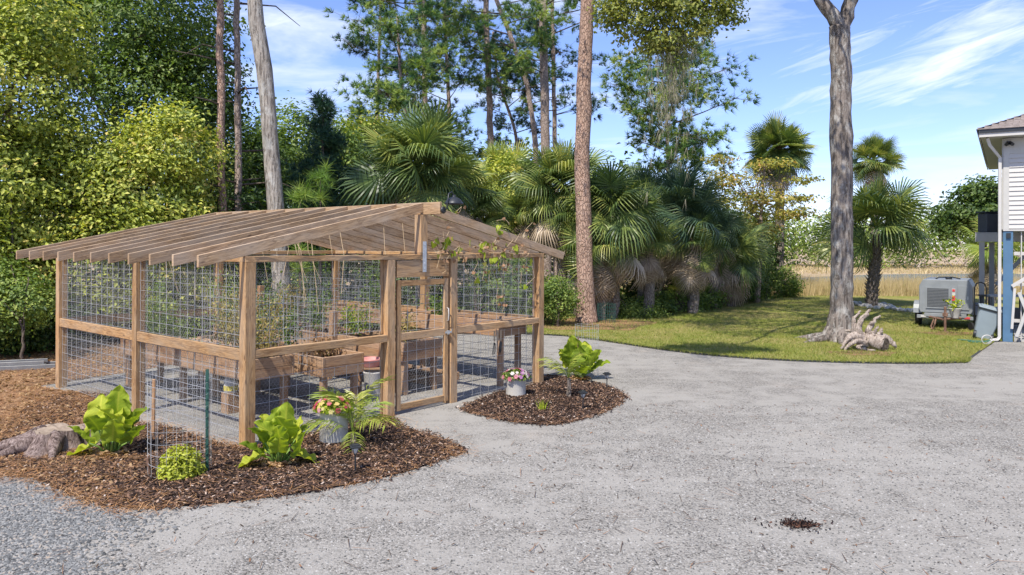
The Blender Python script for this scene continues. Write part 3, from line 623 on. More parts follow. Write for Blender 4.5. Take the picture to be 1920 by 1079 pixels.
wall_panel((G2+h_+.04, .10), (GW-pw-.04, .10), 1.2, PL0-.01, .02)
# gate
ga, gb = G1+h_+.05, G2-h_-.05
def gframe():
    m = MB()
    for v in (ga+.04, gb-.04): m.box((v, .035, 1.0), (.08, .04, 1.90))
    for z, h in ((1.905, .085), (1.10, .09), (.095, .09)): m.box(((ga+gb)/2, .036, z), (gb-ga-.161, .038, h))
    return m
# door member meshes keep grain along their length, so the frame is the left stile and the rest are sub-parts
door = beam('door', (ga+.04, .035, .05), (ga+.04, .035, 1.96), .08, .04, M['wood'], enc, up=(0, 1, 0))
def sub(o): 
    mw = o.matrix_basis.copy(); o.parent = door; o.matrix_basis = door.matrix_basis.inverted() @ mw; return o
sub(beam('stile', (gb-.04, .035, .05), (gb-.04, .035, 1.96), .08, .04, M['wood'], enc, up=(0, 1, 0)))
for z, h in ((1.915, .085), (1.13, .11), (.1, .09)): sub(beam('rail', (ga+.082, .035, z), (gb-.082, .035, z), .036, h, M['wood'], enc))
for z0, z1 in ((.15, 1.06), (1.19, 1.87)):
    w = round(gb-ga-.1, 2); h = round(z1-z0, 2)
    sub(link('wire_panel', grid_panel(w, h, .2, .15), enc, (ga+.05, .065, z0))); 
    if z0 < 1: sub(link('hex_netting', hex_panel(w, h), enc, (ga+.05, .075, z0)))
m = MB(); m.tube([(gb-.03, .014, 1.30), (gb-.03, -.02, 1.31), (gb-.03, -.025, 1.40), (gb-.03, -.02, 1.49), (gb-.03, .014, 1.50)], .009, 6); sub(m.build('handle', M['white'], enc, True))
m = MB(); m.box((gb-.005, .005, 1.12), (.14, .012, .03)); m.box((gb-.03, -.01, 1.12), (.03, .04, .06)); m.tube([(gb+.05, -.0, 1.10), (gb+.05, -.02, 1.17)], .008, 6); sub(m.build('latch', M['steel'], enc))
# twine and wire strung under the roof
g = np.random.default_rng(5)
for k in range(17):
    m = MB(); v = GW/2-2.0+k*.16+g.normal(0, .04); u = .4+g.random()*4.5; dz = abs(v-GW/2)*sl
    m.tube([(v, u, RT-.16-dz), (v+g.normal(0, .05), u-.1, 2.3+g.random()*.1), (v+g.normal(0, .12), u-.2, 1.5+g.random()*.5)], .0045, 4); m.build('twine', M['twine'], enc)
m = MB()
for u0, u1 in ((.01, -.01),): m.tube([(v, -.012+.006*math.sin(v*9), 2.345+.012*math.sin(v*5)) for v in np.linspace(.1, GW-.1, 40)], .004, 5)
m.build('binding_wire', M['black'], enc)

# ------------------------------------------------------------------ lamp on the gable
lp = E(GW/2+.02, -.375, RT-.12)
lamp = thing('gable_lamp', lp, 'black gooseneck barn lamp on the front end of the ridge beam', 'lamp', None, TH)
m = MB(); m.lathe([(.0, -.0), (.05, .0), (.055, .015), (.03, .03), (0, .03)], 16); o = m.build('mounting_plate', M['black'], lamp, True, rot=(R(90), 0, 0))
m = MB(); m.tube([(0, -.03, 0), (.0, -.08, .02), (.0, -.10, .12), (0.03, -.09, .24), (.10, -.08, .27), (.15, -.08, .22)], .011, 8); m.build('arm', M['black'], lamp, True)
m = MB(); m.lathe([(.0, .13), (.025, .13), (.03, .10), (.06, .085), (.10, .06), (.13, .02), (.145, .0), (.14, -.012), (.12, -.01), (.09, .03), (0, .06)], 28, (.15, -.08, .10)); m.build('shade', M['black'], lamp, True)

# ------------------------------------------------------------------ raised planter beds inside
def planter(v0, v1, u0, u1, z0, z1, label, nb=2):
    o = thing('raised_planter', E((v0+v1)/2, (u0+u1)/2), label, 'planter', 'raised planter beds inside the enclosure', TH)
    cv_, cu = (v0+v1)/2, (u0+u1)/2; a, b = (v1-v0)/2, (u1-u0)/2; th = .04; bh = (z1-z0)/nb
    for k in range(nb):
        zz = z0+bh*(k+.5)
        for s in (-1, 1):
            beam('board', (s*(a-th/2), -b, zz), (s*(a-th/2), -.004, zz), th, bh-.004, M['plank'], o)
            beam('board', (s*(a-th/2), .004, zz), (s*(a-th/2), b, zz), th, bh-.004, M['plank'], o)
            beam('board', (-a+th+.002, s*(b-th/2-.003), zz), (a-th-.002, s*(b-th/2-.003), zz), th, bh-.004, M['plank'], o)
    nl = 3
    for s in (-1, 1):
        for i in range(nl):
            uu = -b+.12+i*(2*b-.24)/(nl-1); beam('leg', (s*(a-.10), uu, 0), (s*(a-.10), uu, z1-.06), .09, .09, M['plank'], o, up=(0, 1, 0))
    m = MB(); g = np.random.default_rng(int(v0*10)); nx, ny = 8, 40
    V = [(-a+th+(2*a-2*th)*i/nx, -b+th+(2*b-2*th)*j/ny, z1-.07+g.normal(0, .012)) for j in range(ny+1) for i in range(nx+1)]
    m.add(V, [(j*(nx+1)+i, j*(nx+1)+i+1, (j+1)*(nx+1)+i+1, (j+1)*(nx+1)+i) for j in range(ny) for i in range(nx)])
    m.box((0, 0, z0+.015), (2*a-2*th-.01, 2*b-2*th-.02, .02)); m.build('soil', M['soil'], o)
    return o
planter(.75, 1.5, 1.2, 5.3, .57, .87, 'plank trough planter on legs running beside the left wire wall')
planter(1.85, 2.62, 1.0, 4.9, .50, .80, 'plank trough planter on legs seen through the bay left of the gate')
planter(3.42, 4.28, .95, 5.3, .56, .87, 'plank trough planter on legs directly behind the gate')
planter(5.06, 5.74, .28, 5.5, .88, 1.16, 'plank trough planter on taller legs along the far right wire wall')
# support stakes rising from beds
for k, (v, u, z, w, lab) in enumerate(((2.5, 1.65, 1.42, .10, 'squared timber stake rising from the planter left of the gate'), (4.2, 2.3, 1.38, .11, 'squared timber stake rising from the planter behind the gate'), (2.4, 3.6, 1.75, .09, 'slim timber stake standing next to the red support'))):
    o = thing('timber_stake', E(v, u, .4), lab, 'stake', None, TH); beam('stake', (0, 0, 0), (.02, 0, z-.4), w, w, M['plank'], o, up=(0, 1, 0))
o = thing('red_support', E(2.3, 3.9, .4), 'red plastic plant support leaning beside the slim timber stake', 'plant support', None, TH)
m = MB(); m.tube([(0, 0, 0), (.05, .1, 1.15)], .028, 8); m.build('tube', M['red'], o); m = MB(); m.box((.1, .1, 1.1), (.05, .14, .05)); m.build('clip', M['red'], o)
# inner trellis panels on the beds
for k, (p, q_, z, h, lab) in enumerate((((1.55, .95), (1.80, 4.5), .72, 1.0, 'galvanised wire trellis panel between the two left planters'), ((3.0, 2.2), (3.1, 5.2), .3, 1.25, 'galvanised wire trellis panel along the middle aisle'), ((4.6, 3.0), (4.6, 5.5), .3, 1.5, 'tall galvanised wire trellis panel in front of the far right planter'))):
    a, b = Vector((*p, 0)), Vector((*q_, 0)); d = b-a
    o = link('trellis_panel', grid_panel(round(d.length, 2), h, .12, .12), None, E(p[0], p[1], z), (0, 0, TH+math.atan2(d.y, d.x))); tag(o, lab, 'trellis')

# plants growing in the beds
def bedplant(v, u, z, rad, hgt, mat, n, leaf, seed, label, stems=True, name='bed_plant', tone=.5):
    o = thing(name, E(v, u, z), label, 'plant'); g = np.random.default_rng(seed)
    m = MB(); tips = []
    for k in range(9):
        a = g.random()*6.28; rr = rad*math.sqrt(g.random()); hh = hgt*(.6+.5*g.random())
        p = [(0+g.normal(0, .04), g.normal(0, .04), 0), (rr*.5*math.cos(a), rr*.5*math.sin(a), hh*.5), (rr*math.cos(a), rr*math.sin(a), hh)]; tips += [np.array(p[1]), np.array(p[2])]
        m.tube(p, [.008, .006, .003], 4)
    m.build('stem', M['leaf_straw'] if mat in (M['leaf_straw'], M['leaf_dry']) else M['stalk'], o)
    C = np.array(tips); C = C[g.integers(0, len(C), n)]*(.4+.6*g.random(n))[:, None]**.5+g.normal(0, rad*.28, (n, 3)); C[:, 2] = np.abs(C[:, 2])
    V, Fc, r = leaves(C, leaf, .4, None, g, np.clip(g.normal(tone, .2, n), 0, 1)); link('foliage', npmesh('foliage', V, Fc, mat, r), o)
    return o
bedplant(1.1, 1.7, .8, .35, .75, M['leaf_straw'], 620, .05, 1, 'dried straw coloured plant at the near end of the left planter')
bedplant(1.2, 2.5, .8, .4, .95, M['leaf_straw'], 700, .05, 2, 'taller dried golden plant in the middle of the left planter')
bedplant(1.0, 3.6, .8, .4, .5, M['leaf_mid'], 520, .05, 3, 'low green herb clump in the left planter with yellow blooms', tone=.7)
bedplant(1.1, 4.7, .8, .4, .55, M['leaf_mid'], 520, .05, 4, 'green leafy clump at the far end of the left planter')
bedplant(2.2, 2.4, .75, .4, .8, M['leaf_dark'], 520, .06, 5, 'dark leafy vegetable plant in the planter left of the gate', tone=.8)
bedplant(2.2, 3.4, .75, .4, 1.0, M['leaf_mid'], 620, .06, 6, 'tall green tomato plant behind the red support')
bedplant(2.25, 1.45, .75, .3, .18, M['leaf_dry'], 420, .05, 7, 'brown dead leaves heaped at the near end of the planter left of the gate')
bedplant(3.8, 2.7, .85, .38, .55, M['leaf_bright'], 560, .05, 8, 'bright green leafy plant in the planter behind the gate', tone=.4)
bedplant(3.8, 3.9, .85, .4, .7, M['leaf_mid'], 560, .05, 9, 'green bushy plant further back in the planter behind the gate')
bedplant(3.9, 1.5, .82, .3, .45, M['leaf_straw'], 260, .04, 10, 'sparse dried stalks at the near end of the planter behind the gate')
bedplant(5.4, 2.2, 1.1, .3, .4, M['leaf_mid'], 360, .05, 11, 'small green plant in the near half of the far right planter')
bedplant(5.4, 4.0, 1.1, .35, .8, M['leaf_mid'], 560, .055, 12, 'leafy climber in the far half of the far right planter')

bedplant(1.2, 5.0, .8, .35, 1.1, M['leaf_mid'], 520, .06, 13, 'tall green vine at the back of the left planter', tone=.6)
bedplant(2.3, 4.5, .75, .4, 1.2, M['leaf_mid'], 620, .06, 14, 'tall leafy plant at the back of the planter left of the gate', tone=.7)
bedplant(3.9, 4.9, .85, .4, .9, M['leaf_straw'], 520, .05, 15, 'tall golden dried plant at the back of the planter behind the gate')
bedplant(1.05, 1.3, .8, .3, 1.0, M['leaf_straw'], 420, .045, 16, 'wispy yellowed vine near the corner post')
# vine on the gable
vine = thing('climbing_vine', E(4.0, .02, .0), 'half withered vine with heart shaped leaves draped over the gable right of the gate', 'vine', None, TH)
g = np.random.default_rng(9); m = MB(); nodes = []
for k in range(22):
    v = -1.0+g.random()*2.2; z = 2.35+(.55-abs(v+1.1)*.2)*g.random(); p = [Vector((v, -.04, z))]
    for j in range(7): p.append(p[-1]+Vector((g.normal(.05, .08), g.normal(0, .03), g.normal(-.03, .10))))
    m.tube(p, .0035, 4); nodes += p
for k in range(5):
    v = .1+k*.16; p = [Vector((v+g.normal(0, .03), -.03, 2.33-j*.14)) for j in range(2+int(g.integers(2, 7)))]; m.tube([q_+Vector((g.normal(0, .02), 0, 0)) for q_ in p], .0035, 4); nodes += p
m.build('tendril', M['twine'], vine)
def heart(sz, mat, name, r=.5, fold=.25):
    pts = [(0, 0), (.35, -.18), (.62, .05), (.55, .45), (.28, .85), (0, 1.15)]; V = []; 
    for x, y in pts: V.append((x*sz, y*sz, abs(x)*sz*fold-y*y*sz*.12))
    n = len(pts); V += [(-x, y, z) for x, y, z in V[1:-1]]; V += [(0, .4*sz, -.02*sz)]; c = len(V)-1
    ring = list(range(n))+[n+k for k in range(n-2)][::-1]; Fc = [(c, ring[i], ring[(i+1) % len(ring)]) for i in range(len(ring))]
    return npmesh(name, V, Fc, mat, np.full(len(V), r))
hm = [heart(.075, M['leaf_bright'], 'leaf', .35), heart(.09, M['leaf_bright'], 'leaf', .6), heart(.06, M['leaf_yellow'], 'leaf', .4)]; hd = heart(.05, M['leaf_dry'], 'leaf', .5, .7)
for k in range(58):
    p = nodes[int(g.integers(0, len(nodes)))]; link('leaf', hm[int(g.integers(0, 3))], vine, p+Vector((0, -.02, 0)), (g.uniform(-1.9, -.9), g.normal(0, .5), g.normal(0, .9)))
for k in range(90):
    p = nodes[int(g.integers(0, len(nodes)))]; link('leaf', hd, vine, p+Vector((g.normal(0, .03), -.01, 0)), (g.uniform(-2.6, -1.2), g.normal(0, .8), g.normal(0, 1.5)))

# ------------------------------------------------------------------ containers
def crock(name, loc, r, h, label, mat=M['crock'], taper=1., flowers=None, seed=1, rz=0):
    o = thing(name, loc, label, 'pot' if flowers else 'bucket', None, rz)
    m = MB(); m.lathe([(r*taper*.98, 0), (r*taper, .02), (r, h-.03), (r*1.03, h-.02), (r*1.03, h), (r*.94, h), (r*.93, h-.05), (0, h-.05)], 32); m.build('vessel', mat, o, True)
    if flowers:
        g = np.random.default_rng(seed); n = 900; u_ = unit(n, g); u_[:, 2] = np.abs(u_[:, 2]); C = u_*np.array([r*1.5, r*1.4, flowers])*(.5+.5*g.random(n))[:, None]+[0, 0, h-.02]
        V, Fc, rr = leaves(C, .06, .3, u_, g); link('foliage', npmesh('foliage', V, Fc, M['leaf_bright'] if seed == 1 else M['leaf_mid'], rr), o)
        # each bloom: five petals round a centre
        me = []
        for q_ in range(4):
            Vp = []; Fp = []
            for k in range(6):
                a = k*1.047; c, s = math.cos(a), math.sin(a); Vp += [(0, 0, 0), (c*.02-s*.012, s*.02+c*.012, .006), (c*.036, s*.036, .003), (c*.02+s*.012, s*.02-c*.012, .006)]; Fp.append((k*4, k*4+1, k*4+2, k*4+3))
            me.append(npmesh('bloom', Vp, Fp, M['flower'], np.full(len(Vp), ((.05, .60, .64, .28) if seed == 1 else (.24, .48, .88, .32))[q_])))
        for k in range(44):
            u_ = unit(1, g)[0]; u_[2] = abs(u_[2])*.9+.15; u_[1] -= .3; d = Vector(u_).normalized(); p = Vector((d.x*r*1.5, d.y*r*1.4, h-.02+d.z*flowers*1.05))
            ob = link('bloom', me[int(g.integers(0, 4))], o, p, d.to_track_quat('Z', 'Y').to_euler(), .8+.6*g.random())
    return o
crock('flower_pot', G(626, 828), .175, .42, 'tall cream crock of red and yellow flowers outside the bay left of the gate', flowers=.17, seed=1)
crock('flower_pot', G(967, 741), .165, .30, 'pale stoneware crock of pink and white flowers on the mulch right of the gate', flowers=.15, seed=2)
crock('bucket', G(700, 742), .16, .40, 'white plastic bucket on the gravel inside the enclosure', M['white'], .85)
o = crock('wash_tub', E(3.2, 1.55, .46), .2, .13, 'faded pink tub wedged under the planters left of the gate', M['pink'], .8)
beam('shelf', (-.22, 0, -.02), (.3, 0, -.02), .35, .03, M['plank'], o)
for sx_ in (-.18, .26): beam('shelf_leg', (sx_, 0, -.458), (sx_, 0, -.037), .06, .06, M['plank'], o, up=(0, 1, 0))
# small jug of feed under left planter, tray
o = thing('jug', E(.95, 2.0, 0), 'white jug with a yellow label on a block under the left planter', 'jug', None, TH)
m = MB(); m.lathe([(.09, .30), (.10, .31), (.10, .48), (.05, .53), (.03, .55), (.03, .58), (0, .58)], 16); m.build('vessel', M['white'], o, True)
m = MB(); m.lathe([(.102, .33), (.102, .40)], 16, cap=False); m.build('paper_label', plain('yellow_paper', (.6, .5, .08)), o)
beam('block', (0, 0, 0), (0, 0, .298), .2, .2, M['plank'], o, up=(0, 1, 0))
# hanging tools at right bay
for k, (v, lab, mt) in enumerate(((4.62, 'hand fork hanging under the mid rail of the right bay', 'black'), (4.78, 'hand trowel hanging blade down under the mid rail of the right bay', 'black'), (4.70, 'wooden handled weeder hanging between the fork and the trowel', 'plank'))):
    o = thing(('hand_fork', 'hand_trowel', 'hand_weeder')[k], E(v, .06, .62), lab, 'garden tool', None, TH)
    m = MB(); m.tube([(0, 0, .24), (0, 0, .42)], .014, 8); m.build('grip', M['twine'], o)
    m = MB()
    if k == 1: m.add([(-.035, 0, .2), (.035, 0, .2), (.04, .01, .08), (0, .015, 0), (-.04, .01, .08), (0, -.012, .12), (0, 0, .24)], [(0, 6, 5), (6, 1, 5), (1, 2, 5), (2, 3, 5), (3, 4, 5), (4, 0, 5), (0, 4, 3, 2, 1, 6)])
    elif k == 0:
        for x in (-.03, 0, .03): m.tube([(x*.3, 0, .22), (x, 0, .14), (x, .02, .02)], .006, 5)
    else: m.tube([(0, 0, .24), (0, 0, .10), (.02, .02, .03)], [.012, .01, .004], 6)
    m.build('blade', M[mt], o)
# low dark edging trays on the ground inside
o = thing('wood_trug', E(4.7, 2.2), 'low dark timber tray on the gravel in the far aisle', 'tray', None, TH)
for s in (-1, 1):
    beam('board', (s*.35, -.9, .08), (s*.35, .9, .08), .03, .15, M['plank'], o); beam('board', (-.33, s*.88, .08), (.33, s*.88, .08), .03, .15, M['plank'], o)
m = MB(); m.box((0, 0, .07), (.66, 1.7, .06)); m.build('soil', M['soil'], o)

# ------------------------------------------------------------------ elephant ears
def ear_leaf(sz, r, rip=.06, seed=0):
    g = np.random.default_rng(seed); nx, ny = 14, 30; V = []; rr = []; ph = g.random()*6
    for j in range(ny+1):
        t_ = j/ny; w = .43*(math.sin(math.pi*min(1., .20+.80*t_))**.62) if j < ny else 0.
        w *= 1+.05*math.sin(t_*26+ph)
        for i in range(nx+1):
            s = i/nx*2-1; x = s*w; y = t_*1.05-.26*abs(s)**1.5*(1-t_)
            vein = math.cos((t_*1.0-.32*abs(s))*2*math.pi*9)
            z = abs(s)**1.3*w*.42+rip*math.sin(t_*19+ph+(2 if s > 0 else 0))*abs(s)**2+.010*vein*abs(s)-t_*t_*.16
            V.append((x*sz, y*sz, z*sz)); rr.append(np.clip(r+.16*vein*(.3+.7*abs(s))+(.30 if i == nx//2 else 0)+.25*(abs(s) > .95)+g.normal(0, .03), 0, 1))
    Fc = [(j*(nx+1)+i, j*(nx+1)+i+1, (j+1)*(nx+1)+i+1, (j+1)*(nx+1)+i) for j in range(ny) for i in range(nx)]
    return npmesh('leaf', V, Fc, M['leaf_bright'], rr, True)
EARS = [ear_leaf(1., .12, .05, 0), ear_leaf(1., .3, .07, 1), ear_leaf(1., .5, .06, 2), ear_leaf(1., .7, .08, 3)]
def elephant_ear(loc, hgt, n, seed, label, droop=None):
    o = thing('elephant_ear_plant', loc, label, 'plant', 'elephant ear plants in the beds'); g = np.random.default_rng(seed)
    for k in range(n):
        f = (k+.5)/n; a = k*2.4+g.normal(0, .25); rr = hgt*(.08+.30*f); hh = hgt*(.58-.40*f)*(.85+.3*g.random())
        top = Vector((math.cos(a)*rr, math.sin(a)*rr, hh)); base = Vector((math.cos(a)*.05, math.sin(a)*.05, 0))
        m = MB(); m.tube([base, base*.6+top*.4+Vector((0, 0, .04)), top], [.017, .013, .008], 6); m.build('stalk', M['stalk'], o, True)
        s = hgt*(.40+.10*g.random())*(1.-.18*f); yaw = a-math.pi/2+g.normal(0, .35)
        # inner leaves stand up and show their faces, outer ones lean outwards
        tilt = R(96-50*f+g.normal(0, 10)) if g.random() < .75 else R(60+g.normal(0, 10))
        if f < .45: yaw = math.pi+g.normal(0, .8) if g.random() < .5 else g.normal(0, .9)
        link('leaf', EARS[int(g.integers(0, 4))], o, top, (tilt, g.normal(0, .22), yaw), s)
    for (a, rr) in (droop or []):
        top = Vector((math.cos(a)*rr*.6, math.sin(a)*rr*.6, .10)); m = MB(); m.tube([(0, 0, .02), tuple(top*.6+Vector((0, 0, .10))), tuple(top)], [.012, .01, .006], 6); m.build('stalk', M['stalk'], o, True)
        lf = link('leaf', EARS[3], o, top, (R(-16), 0, a-math.pi/2), hgt*.42); lf['label'] = 'yellowing leaf drooping to the mulch'
    g2 = unit(60, g)*.18; g2[:, 2] = np.abs(g2[:, 2])*.15+.02; V, Fc, r_ = leaves(g2, .11, 1., None, g, .4+.6*g.random(60)); link('withered_leaves', npmesh('withered_leaves', V, Fc, M['leaf_dry'], r_), o)
    return o
elephant_ear(G(208, 853), .76, 15, 1, 'large elephant ear plant beside the stump at the left wire wall', [(3.3, .34)])
elephant_ear(G(524, 872), .68, 15, 2, 'elephant ear plant at the foot of the near corner post', [(3.5, .36), (.2, .30)])
elephant_ear(G(1087, 712), .82, 17, 3, 'elephant ear plant on the mulch bed right of the enclosure')

# lime shrub with cage and stakes
o = thing('lime_shrub', G(340, 893), 'small round yellow green shrub inside a wire cage', 'shrub'); g = np.random.default_rng(3)
u_ = unit(1500, g); u_[:, 2] = np.abs(u_[:, 2]); C = u_*np.array([.24, .24, .33])*(.45+.6*g.random(1500))[:, None]
V, Fc, r = leaves(C, .05, .6, u_, g, np.clip(g.normal(.5, .25, 1500), 0, 1)); link('foliage', npmesh('foliage', V, Fc, M['leaf_lime'], r), o)
m = MB()
for k in range(10): d = u_[k]*np.array([.22, .22, .3]); m.tube([(0, 0, 0), tuple(d*.5), tuple(d)], [.008, .006, .003], 4)
m.build('stem', M['bark_dark'], o)
def cage(loc, r, h, label, mat=M['wire'], sx=.10, sz=.12, wr=.0022):
    m = MB(); n = int(2*math.pi*r/sx)
    for k in range(n): a = k/n*2*math.pi; m.tube([(r*math.cos(a), r*math.sin(a), 0), (r*math.cos(a)*1.02, r*math.sin(a)*1.02, h)], wr, 3, False)
    for j in range(int(h/sz)+1):
        z = j*sz+.01; m.tube([(r*math.cos(a)*(1+.01*math.sin(3*a+j)), r*math.sin(a), z+.01*math.sin(2*a+j)) for a in np.linspace(0, 2*math.pi, 33)], wr, 3, False)
    o = m.build('wire_cage', mat, None, loc=loc); return tag(o, label, 'wire cage')
cage(G(337, 884), .32, 1.05, 'cylindrical wire cage around the lime shrub in the near bed')
cage(G(1100, 705), .22, .98, 'faint wire cage behind the elephant ear plant on the right bed')
cage(G(1137, 606), .28, .62, 'low green wire cage beside the foot of the big pine trunk', M['green_post'], .12, .12, .006)
o = thing('garden_stake', G(287, 815), 'weathered wooden stake on the left side of the wire cage', 'stake'); beam('stake', (0, 0, 0), (.01, 0, .72), .04, .03, M['plank'], o, up=(0, 1, 0))
o = thing('steel_post', G(388, 886), 'dark green steel fence post on the right side of the wire cage', 'fence post'); m = MB(); m.box((0, 0, .56), (.035, .006, 1.12)); m.box((0, .015, .56), (.006, .03, 1.12)); m.build('post', M['green_post'], o)
m = MB()
for k in range(9): m.box((0, -.008, .2+k*.1), (.02, .012, .015))
m.build('studs', M['green_post'], o)
o = thing('peg', G(282, 893), 'short tilted wooden peg in the mulch beside the wire cage', 'peg'); m = MB(); m.tube([(0, 0, -.02), (-.03, 0, .19), (-.035, 0, .2)], [.008, .024, .02], 5); m.build('peg', M['rust'], o)
o = thing('garden_stake', G(1082, 712), 'thin dark stake standing behind the elephant ear plant on the right bed', 'stake'); m = MB(); m.tube([(0, 0, 0), (.02, 0, .78)], .012, 6); m.build('stake', M['rust'], o)

# feather palms
def feather_frond(L, n=20, droop=.5, wid=.010, mat=None):
    V = []; Fc = []; rr = []; g = np.random.default_rng(int(L*100)); c = 0
    sp_ = lambda t_: np.array([L*t_, 0, .35*L*math.sin(t_*1.9)-droop*L*t_*t_*.55])
    for k in range(14):
        a, b = sp_(k/14), sp_((k+1)/14); w = .008*(1-k/16); V += [a+[0, w, 0], a-[0, w, 0], b-[0, w, 0], b+[0, w, 0]]; Fc.append((c, c+1, c+2, c+3)); c += 4; rr += [.6]*4
    for k in range(n):
        t_ = .22+.78*k/n; p = sp_(t_); l = L*.42*math.sin(math.pi*(.25+.70*(1-t_)))*(.9+.2*g.random())
        for s in (-1, 1):
            d = np.array([.62, s*.78, -.05+.15*g.normal()]); q1 = p+d*l*.5; q2 = p+d*l+[0, 0, -.25*l]
            V += [p, q1+[wid, 0, 0], q2, q1-[wid, 0, 0]]; Fc.append((c, c+1, c+2, c+3)); c += 4; rr += [.3+.5*g.random()]*4
    return npmesh('frond', V, Fc, mat or M['frond_yel'], rr)
FF = [feather_frond(.55), feather_frond(.68), feather_frond(.5, droop=.9)]
def feather_palm(loc, stem, n, seed, label, sc=1., lift=0.):
    o = thing('feather_palm', loc, label, 'palm'); g = np.random.default_rng(seed)
    m = MB(); m.tube([(0, 0, 0), (.01, 0, stem*.5), (0, 0, stem)], [.045, .035, .03], 8, jit=.08); m.build('stem', M['bark_palm'], o)
    for k in range(n): link('frond', FF[k % 3], o, (0, 0, stem), (0, R(-62+75*((k*7) % n)/n+g.normal(0, 6)), k*2.4+g.normal(0, .2)), sc*(.85+.3*g.random()))
    return o
feather_palm(G(662, 831), .12, 15, 1, 'young feather palm with yellow green fronds beside the cream crock', 1.0)
feather_palm(G(1066, 744), .30, 11, 2, 'slender feather palm with thin stem on the right mulch bed', .72)
# tiny green tuft
o = thing('grass_tuft', G(1016, 770), 'small bright green grass tuft alone on the right mulch bed', 'plant'); V, Fc, r = blades(rng.normal(0, .03, (60, 2)), .01, .13, .006, 3, .4); link('foliage', npmesh('foliage', V, Fc, M['leaf_bright'], r), o)

# solar path lights
def path_light(loc, h, label, rz=0.3, tilt=0):
    o = thing('path_light', loc, label, 'path light', 'solar path lights', rz)
    m = MB(); m.tube([(0, 0, -.01), (0, 0, h-.09)], .009, 8); m.build('stake', M['black'], o)
    m = MB(); m.lathe([(.012, h-.10), (.025, h-.08), (.04, h-.04), (.035, h-.03), (0, h-.03)], 12); m.build('lens', M['glass'], o, True)
    for a in range(4): pass
    m = MB(); m.box((0, 0, h-.018), (.115, .115, .022)); m.box((0, 0, h), (.075, .075, .018)); m.build('cap', M['black'], o, bevel=.004)
    m = MB()
    for a in (.78, 2.35, 3.93, 5.5): m.tube([(.04*math.cos(a), .04*math.sin(a), h-.03), (.012*math.cos(a), .012*math.sin(a), h-.11)], .004, 4)
    m.build('bracket', M['black'], o)
    return o
path_light(G(666, 886), .30, 'black square solar path light in front of the young feather palm')
path_light(G(1093, 769), .28, 'black solar path light in front of the elephant ear plant on the right bed')
path_light(G(1138, 730), .28, 'black solar path light at the right tip of the right mulch bed')
path_light(G(1620, 660), .14, 'short black solar light in front of the driftwood on the lawn')

# stump
o = thing('tree_stump', G(112, 838), 'low weathered grey tree stump with spreading roots on the left', 'stump'); g = np.random.default_rng(8)
m = MB(); n = 26; prof = [(0, 1.45), (.05, 1.2), (.11, 1.04), (.18, .95), (.23, .9)]; V = []
ph = [1+.22*math.sin(3*a+.5)+.14*math.sin(7*a)+.10*math.sin(12*a+1) for a in np.arange(n)*2*np.pi/n]
for z, k in prof:
    for j in range(n):
        a = j*2*np.pi/n; rr = .36*k*(1+(ph[j]-1)*(1.6-z*2.2)); V.append((rr*math.cos(a), rr*math.sin(a)*.8, z+g.normal(0, .012)+(.02*math.sin(3*a) if z > .25 else 0)))
m.add(V, [(i*n+j, i*n+(j+1) % n, (i+1)*n+(j+1) % n, (i+1)*n+j) for i in range(4) for j in range(n)]); m.build('trunk', M['stump'], o, True)
m = MB(); m.add([(v[0]*.99, v[1]*.99, v[2]-.001) for v in V[-n:]]+[(0, 0, .215)], [(j, (j+1) % n, n) for j in range(n)]); m.build('cut_face', M['cut'], o)
for a, L in ((3.6, .72), (4.1, .5), (2.9, .45), (5.1, .35), (.3, .35)):
    m = MB(); c, s = math.cos(a), math.sin(a); m.tube([(c*.22, s*.2, .15), (c*.36, s*.33, .10), (c*(.36+L*.5), s*(.33+L*.5), .045), (c*(.36+L), s*(.33+L), -.02)], [.11, .09, .055, .02], 9, jit=.12); m.build('root', M['stump'], o, True)

# ladder lying on the ground
a, b = G(-110, 702), G(104, 692); d = (b-a); o = thing('ladder', a, 'aluminium extension ladder lying on the ground at the left edge', 'ladder', None, math.atan2(d.y, d.x)); L = d.length
beam('rail', (0, 0, .05), (L, 0, .05), .03, .09, M['alu'], o); beam('rail', (0, .40, .05), (L, .40, .05), .03, .09, M['alu'], o); beam('rail', (0, .04, .13), (L-.2, .04, .13), .025, .07, M['alu'], o); beam('rail', (0, .36, .13), (L-.2, .36, .13), .025, .07, M['alu'], o)
for k in range(int(L/.3)):
    m = MB(); m.tube([(.15+k*.3, 0, .06), (.15+k*.3, .4, .06)], .018, 8); m.build('rung', M['alu'], o, True)
m = MB(); m.lathe([(.05, -.015), (.055, 0), (.05, .015)], 14); m.build('wheel', M['rubber'], o, loc=(L+.02, .1, .06), rot=(R(90), 0, 0))

